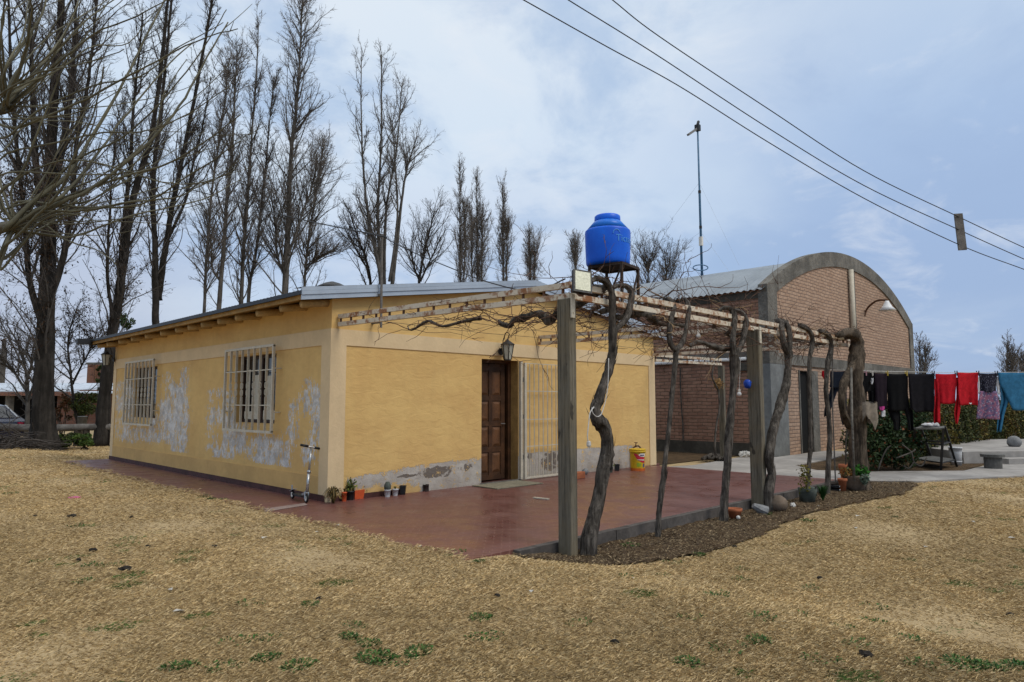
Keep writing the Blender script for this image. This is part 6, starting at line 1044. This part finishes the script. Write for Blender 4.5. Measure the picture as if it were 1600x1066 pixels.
# ================================================================== dry grass and weeds
g = np.random.default_rng(99)
def blade_field(n, dlo, dhi, power, hl, wl, pal):
    u = g.uniform(0, 1, n); D = (dlo**(1-power)+u*(dhi**(1-power)-dlo**(1-power)))**(1/(1-power)); lat = np.where(g.random(n) < .68, g.uniform(-.80, .80, n), g.normal(0, 1.1, n))*D
    x = CAM[0]+fw[0]*D+rt[0]*lat; y = CAM[1]+fw[1]*D+rt[1]*lat
    edge = .07+.05*np.sin(y*2.9)+.035*np.sin(y*7.3+1)+g.normal(0, .035, n); edge = np.where(y < PY0+.05, g.normal(0, .03, n), edge)
    ok = ~((x > PX0-.02+edge) & (x < PX1+.1) & (y > PY0-.10+edge) & (y < PY1+.15)); ok &= ~inside(x+g.normal(0, .05, n), y+g.normal(0, .05, n)+.03, bedpts); ok &= ~((x > 7.0) & inside(x, y, pathpoly)); ok &= ~((x > -.1) & (x < 8.2) & (y > -.05) & (y < 10.1)); ok &= ~((x > 7.7) & (y > -4.5+.0*x) & (x < 13) & (y > -4.0)); ok &= ~((x > 10.0) & (y > -5.2))
    ok &= ~((x > -.4) & (x < 7.5) & (y > -4.05) & (y < -3.8))
    x, y, D = x[ok], y[ok], D[ok]; n = len(x); patch = .5+.5*np.sin(x*1.9+np.sin(y*1.3)*2)*np.sin(y*1.5+np.cos(x*.9)*2)
    dens = g.random(n) < .35+.65*patch**.6; x, y, D, patch = x[dens], y[dens], D[dens], patch[dens]; n = len(x)
    z = np.where((x > PX0-.1) & (x < 0) & (y > PY0-.02) & (y < PY1+.02), .003, gz(x, y)+.002); az = g.uniform(0, 2*np.pi, n); lean = g.uniform(1.1, 1.57, n); L_ = g.uniform(*hl, n)*(.8+.05*D); w = g.uniform(*wl, n)*(.55+.16*D)
    dirv = np.stack([np.cos(az)*np.sin(lean), np.sin(az)*np.sin(lean), np.cos(lean)], 1); sd = np.stack([-np.sin(az), np.cos(az), np.zeros(n)], 1); b_ = np.stack([x, y, z], 1); tip = b_+dirv*L_[:, None]; midp = b_+dirv*L_[:, None]*.55+UP*(L_*.10)[:, None]
    V = np.stack([b_-sd*w[:, None]/2, midp+sd*w[:, None]*.5, tip], 1).reshape(-1, 3)
    pal = np.array(pal); big = .5+.5*np.sin(x*.55+1.3*np.sin(y*.4+1))*np.cos(y*.6+.9*np.sin(x*.7)); fine_ = .5+.5*np.sin(x*7+2*np.sin(y*5))*np.sin(y*8+2*np.cos(x*6))
    c_ = pal[g.integers(len(pal), size=n)]*g.uniform(.6, 1.15, (n, 1))*(.74+.26*patch+.16*big)[:, None]*(.86+.18*fine_)[:, None]
    gr = (np.sin(x*2.1+2*np.sin(y*1.7))*np.sin(y*2.6+2*np.cos(x*1.9))+.5*np.sin(x*9+y*7)*np.sin(y*11-x*4) > 1.02) & (g.random(n) < .5); c_[gr] = np.array([(.075, .12, .03)])*g.uniform(.6, 1.4, (gr.sum(), 1)); fc = np.arange(n*3).reshape(n, 3)
    me = bpy.data.meshes.new('dry_grass'); me.vertices.add(n*3); me.vertices.foreach_set('co', V.astype(np.float32).ravel()); me.loops.add(n*3); me.loops.foreach_set('vertex_index', fc.ravel().astype(np.int32)); me.polygons.add(n); me.polygons.foreach_set('loop_start', (np.arange(n)*3).astype(np.int32)); me.polygons.foreach_set('loop_total', np.full(n, 3, np.int32)); me.update(calc_edges=True)
    a_ = me.attributes.new('col', 'FLOAT_COLOR', 'POINT'); C_ = np.repeat(c_, 3, 0); a_.data.foreach_set('color', np.hstack([C_, np.ones((len(C_), 1))]).astype(np.float32).ravel()); me.materials.append(MATS['blade'])
    o = bpy.data.objects.new('dry_grass', me); COL.objects.link(o); o['kind'] = 'stuff'; return o
STRAW = [(.63, .46, .235), (.56, .40, .19), (.71, .54, .30), (.50, .355, .17), (.40, .28, .13), (.62, .47, .26), (.29, .20, .10)]
o = blade_field(1650000, 2.6, 26, 1.5, (.018, .055), (.0012, .0024), STRAW); tag(o, 'short dry straw-coloured lawn grass', None)
# litter of the soil bed: dead leaves and straw
n = 34000; x = g.uniform(-.5, 9.6, n); y = g.uniform(-5, -3.9, n); ok = inside(x, y, bedpts) & ~((x > -.4) & (y > -4.03) & (x < 7.8)); x, y = x[ok], y[ok]; n = len(x); pts = np.stack([x, y, gz(x, y)+.022+g.uniform(0, .014, n)], 1); pal = np.array([(.17, .12, .07), (.10, .07, .04), (.32, .235, .135), (.06, .04, .025), (.22, .16, .09)])
az = g.uniform(0, 6.28, n); l = g.uniform(.005, .022, n); A_ = np.stack([np.cos(az), np.sin(az), g.normal(0, .3, n)], 1)*l[:, None]; B_ = np.stack([-np.sin(az), np.cos(az), g.normal(0, .5, n)], 1)*(l*g.uniform(.06, .3, n))[:, None]
mb = MB(); mb.add(np.stack([pts-A_, pts+B_, pts+A_, pts-B_], 1).reshape(-1, 3), np.arange(n*4).reshape(n, 4).tolist(), np.repeat(pal[g.integers(5, size=n)]*g.uniform(.6, 1.1, (n, 1)), 4, 0)); tag(struct(mb, 'leaf_litter', 'leaf', 'stuff'), 'dead leaves and straw littering the soil bed')
def weed_mesh(seed, n, r, h, cols):
    gg = np.random.default_rng(seed); mb = MB()
    for i in range(n):
        a_ = gg.uniform(0, 6.28); rr = r*math.sqrt(gg.random()); b_ = np.array([rr*math.cos(a_), rr*math.sin(a_)*.8, 0]); d = np.array([math.cos(a_+gg.normal(0, .8)), math.sin(a_+gg.normal(0, .8)), gg.uniform(.1, 1.1)]); d /= np.linalg.norm(d); L_ = gg.uniform(.4, 1)*h; s_ = np.cross(d, UP); s_ /= np.linalg.norm(s_)+1e-9; w = gg.uniform(.004, .010); c_ = np.array(cols[gg.integers(len(cols))])*gg.uniform(.6, 1.3)
        mb.add([b_, b_+d*L_*.55+s_*w+UP*.01, b_+d*L_, b_+d*L_*.55-s_*w+UP*.01], [(0, 1, 2, 3)], c_)
    return mb.mesh('weed_tuft', 'leaf')
GREEN = [(.03, .09, .015), (.04, .105, .02), (.02, .06, .012), (.06, .10, .025)]
GREEN += [(.09, .12, .03)]; WM = [weed_mesh(1, 210, .13, .06, GREEN), weed_mesh(2, 120, .09, .05, GREEN), weed_mesh(3, 60, .11, .04, GREEN+[(.2, .15, .07)]), weed_mesh(4, 36, .09, .035, GREEN+[(.2, .15, .07)])]
WL = ['lush green weed clump spreading low in the dry lawn', 'compact green weed clump in the dry lawn', 'thin straggly green weed patch in the dry lawn', 'tiny sparse green weed sprig in the dry lawn']
for px, py, k, s_ in [(588, 1048, 0, .95), (577, 1024, 0, .7), (546, 1013, 1, .9), (655, 1038, 0, .8), (620, 1052, 2, 1.2), (415, 1048, 1, 1), (468, 1060, 1, 1), (350, 1062, 2, 1.1), (280, 1062, 1, 1), (485, 959, 1, .8), (392, 957, 3, 1), (553, 994, 2, .9), (420, 1014, 2, .9), (370, 1020, 3, 1.2), (752, 981, 1, .9), (760, 1012, 2, 1.1), (700, 880, 0, .55), (749, 889, 1, .7), (715, 872, 3, 1), (1091, 857, 0, .75), (1155, 893, 2, .9), (1160, 878, 3, .9), (1112, 935, 2, 1.1), (1122, 928, 3, 1), (1268, 907, 2, 1), (1192, 980, 2, 1.1), (1185, 1019, 1, 1), (1140, 1030, 3, 1.2), (1315, 988, 2, .9), (1360, 964, 2, 1.1), (1365, 935, 3, 1.2), (1420, 1007, 2, 1), (1340, 1025, 2, 1), (1075, 1055, 1, .9), (1285, 1050, 3, 1.2), (1440, 1058, 2, 1), (1510, 1056, 0, .9), (1545, 1060, 1, 1), (1592, 1058, 0, .9), (1398, 800, 1, .5), (1457, 778, 2, .8), (1585, 875, 2, .7), (1590, 905, 3, 1), (145, 895, 2, 1), (175, 895, 3, 1), (130, 922, 2, 1), (63, 888, 3, 1), (330, 787, 1, 1.0), (318, 784, 2, 1.1), (345, 788, 2, 1.1), (15, 778, 2, 1.2), (118, 830, 3, 1.2), (1050, 868, 3, 1), (1500, 1062, 2, 1), (905, 990, 3, 1), (980, 905, 3, 1), (1035, 890, 3, .9), (1080, 980, 3, 1), (1245, 965, 3, 1)]:
    p = Zp(px, py, -.06); p[2] = float(gz(p[0], p[1]))+.004; o = bpy.data.objects.new('weed_tuft', WM[k]); COL.objects.link(o); o.location = Vector(p); o.rotation_euler = (0, 0, g.uniform(0, 6.28)); o.scale = (s_*.82*g.uniform(.8, 1.2), s_*.82*g.uniform(.8, 1.2), s_*.75); tag(o, WL[k], 'weed', ('large weed clumps in the lawn', 'compact weed clumps in the lawn', 'straggly weed patches in the lawn', 'tiny weed sprigs in the lawn')[k])
for px, py, k, s_, lab in ((938, 838, 0, .9, 'green weed clump growing at the foot of the thick twisted vine'), (1012, 818, 1, .8, 'small green weeds against the kerb left of the slender vine'), (985, 850, 2, 1, 'straggly green weeds in the soil bed between thick and slender vines'), (1200, 802, 1, .7, 'green weeds between the second post and the boulder'), (1262, 812, 2, 1, 'grassy green patch at the lawn edge below the boulder')):
    p = Zp(px, py, -.1); p[2] = float(gz(p[0], p[1]))+.01; o = bpy.data.objects.new('weed_tuft', WM[k]); COL.objects.link(o); o.location = Vector(p); o.scale = (s_, s_, s_*1.3); tag(o, lab, 'weed')
def clod(seed, r, mat_, flat=.6): mb = MB(); mb.blob((0, 0, r*flat*.7), (r, r*.85, r*flat), .3, 9, 6, seed); return mb.mesh('dark_clod', mat_)
CM = [clod(1, .035, 'dung'), clod(2, .025, 'dung'), clod(3, .05, 'dung', .45)]
for px, py, k in [(230, 865, 1), (335, 865, 1), (145, 872, 0), (112, 816, 2), (55, 815, 1), (122, 887, 1), (205, 817, 1), (1577, 947, 1), (960, 772+250, 1), (1148, 845, 1), (1280, 892, 1), (776, 946, 1), (1353, 1044, 0), (195, 903, 2), (498, 951, 1)]:
    p = Zp(px, py, -.06); p[2] = float(gz(p[0], p[1])); o = bpy.data.objects.new('dark_clod', CM[k]); COL.objects.link(o); o.location = Vector(p); o.rotation_euler.z = g.uniform(0, 6); tag(o, 'small dark brown clod lying on the dry lawn', 'clod', 'dark clods on the lawn')
mb = MB(); mb.add([(-.05, -.02, .01), (.05, -.03, .025), (.06, .03, .015), (-.03, .035, .03)], [(0, 1, 2, 3)]); SM = mb.mesh('litter_scrap', 'stone_pale')
for px, py, s_ in [(527, 831, .9), (656, 866, .7), (412, 852, 1), (497, 842, .8), (280, 973, 1), (118, 813, .7), (265, 937, .8), (1340, 800, 1), (1337, 818, .9), (1520, 809, 1.1), (1547, 796, .9), (1580, 833, 1), (1446, 846, .7), (830, 940, .7), (1280, 785, .8), (990, 888+20, .5)]:
    p = Zp(px, py, -.06); p[2] = float(gz(p[0], p[1]))+.012; o = bpy.data.objects.new('litter_scrap', SM); COL.objects.link(o); o.location = Vector(p); o.rotation_euler.z = g.uniform(0, 6); o.scale = (s_*.62,)*3; tag(o, 'small pale scrap of litter lying on the dry lawn', 'litter', 'pale scraps on the lawn')
p = Zp(116, 781, -.03); mb = MB(); mb.lathe(p+UP*.01, [(.075, 0), (.08, .025), (.05, .03)], 12); solo(mb, 'pink_lid', 'pink_plastic', 'small bright pink plastic bit on the lawn at far left', 'plastic bit')
p = Zp(1165, 1064, -.1); mb = MB(); mb.add([p+[-.05, 0, .02], p+[0, -.03, .03], p+[.06, 0, .02], p+[0, .035, .035]], [(0, 1, 2, 3)]); solo(mb, 'orange_leaf', 'orange_plastic', 'orange dead leaf at the bottom edge of the lawn', 'leaf')
# ================================================================== sky and light
w = bpy.data.worlds.new("World"); scn.world = w; w.use_nodes = True; N = w.node_tree.nodes; Lk = w.node_tree.links; bg = N['Background']; bg.inputs['Strength'].default_value = .1
class WB(NB):
    def __init__(s): s.n = N; s.l = Lk; s.tc = N.new('ShaderNodeTexCoord'); s.v = s.tc.outputs['Generated']
b = WB(); x, y, z = b.sep()
SUN_EL, SUN_AZ = R(50), R(-78)          # high and behind the camera, a little to the right, veiled by cloud
sky = N.new('ShaderNodeTexSky'); sky.sky_type = 'NISHITA'; sky.sun_disc = False; sky.sun_elevation = SUN_EL; sky.sun_rotation = R(90)-SUN_AZ; sky.dust_density = 2.
zc_ = b.math('MAXIMUM', z, .02); pv = b.comb(b.math('DIVIDE', x, b.math('ADD', zc_, .32)), b.math('DIVIDE', y, b.math('ADD', zc_, .32)), 0.)
el = N.new('ShaderNodeValToRGB'); Lk.new(z, el.inputs[0]); cr_ = el.color_ramp
for i, (p_, c_) in enumerate([(0., (.41, .49, .63)), (.10, (.34, .48, .72)), (.20, (.35, .51, .78)), (.36, (.42, .60, .86)), (.54, (.62, .76, .92)), (.78, (1.2, 1.22, 1.2)), (1., (1.7, 1.66, 1.56))]):
    e = cr_.elements[i] if i < 2 else cr_.elements.new(p_); e.position = p_; e.color = (*c_, 1)
def dirn(px, py): d = ray(px, py); return d/np.linalg.norm(d)
def lobe(px, py, a0, a1):
    n_ = N.new('ShaderNodeVectorMath'); n_.operation = 'DOT_PRODUCT'; Lk.new(b.v, n_.inputs[0]); n_.inputs[1].default_value = tuple(dirn(px, py)); return b.ramp(n_.outputs['Value'], math.cos(a0), math.cos(a1))
col = el.outputs[0]
col = b.mix(b.math('MULTIPLY', lobe(640, -60, .66, .10), .62), col, (.90, .94, .98)); n1 = b.noise(1.15, 7, .55, b.mapv((1, 1, 1), (2.3, .7, 0), vec=pv), .25); n2 = b.noise(2.6, 7, .6, b.mapv((1, 1, 1), (7.3, 3.1, 0), vec=pv), .3)
col = b.mix(b.math('MULTIPLY', b.ramp(n1, .43, .66), .5), col, (.70, .83, .96)); col = b.mix(b.math('MULTIPLY', b.ramp(n2, .44, .66), .62), col, (.33, .49, .75))
col = b.mix(b.math('MULTIPLY', lobe(1480, 210, .42, .05), .40), col, (.48, .57, .76)); col = b.mix(b.math('MULTIPLY', lobe(1560, 560, .40, .05), .45), col, (.32, .45, .70))
n3 = b.noise(4.5, 6, .6, b.mapv((1, 1, 1), (1.3, 9.1, 0), vec=pv), .4); col = b.mix(b.math('MULTIPLY', b.ramp(n3, .52, .74), .35), col, (.88, .91, .96))
col = b.mix(b.math('MULTIPLY', lobe(20, 560, .30, .02), .5), col, (.66, .66, .72))
sc10 = b.mix(1., col, (10., 10., 10.), 'MULTIPLY'); N[-1].clamp_result = False
fin = b.mix(.06, sc10, sky.outputs[0]); Lk.new(fin, bg.inputs['Color'])
sl = bpy.data.lights.new('sun', 'SUN'); sl.energy = 1.7; sl.angle = R(25); sl.color = (1., .95, .86); so = bpy.data.objects.new('sun', sl); COL.objects.link(so)
sd_ = Vector((math.cos(SUN_EL)*math.cos(SUN_AZ), math.cos(SUN_EL)*math.sin(SUN_AZ), math.sin(SUN_EL))); so.rotation_euler = sd_.to_track_quat('Z', 'Y').to_euler()
scn.view_settings.view_transform = 'Standard'; scn.view_settings.look = 'None'; scn.view_settings.exposure = 0; scn.render.engine = 'CYCLES'
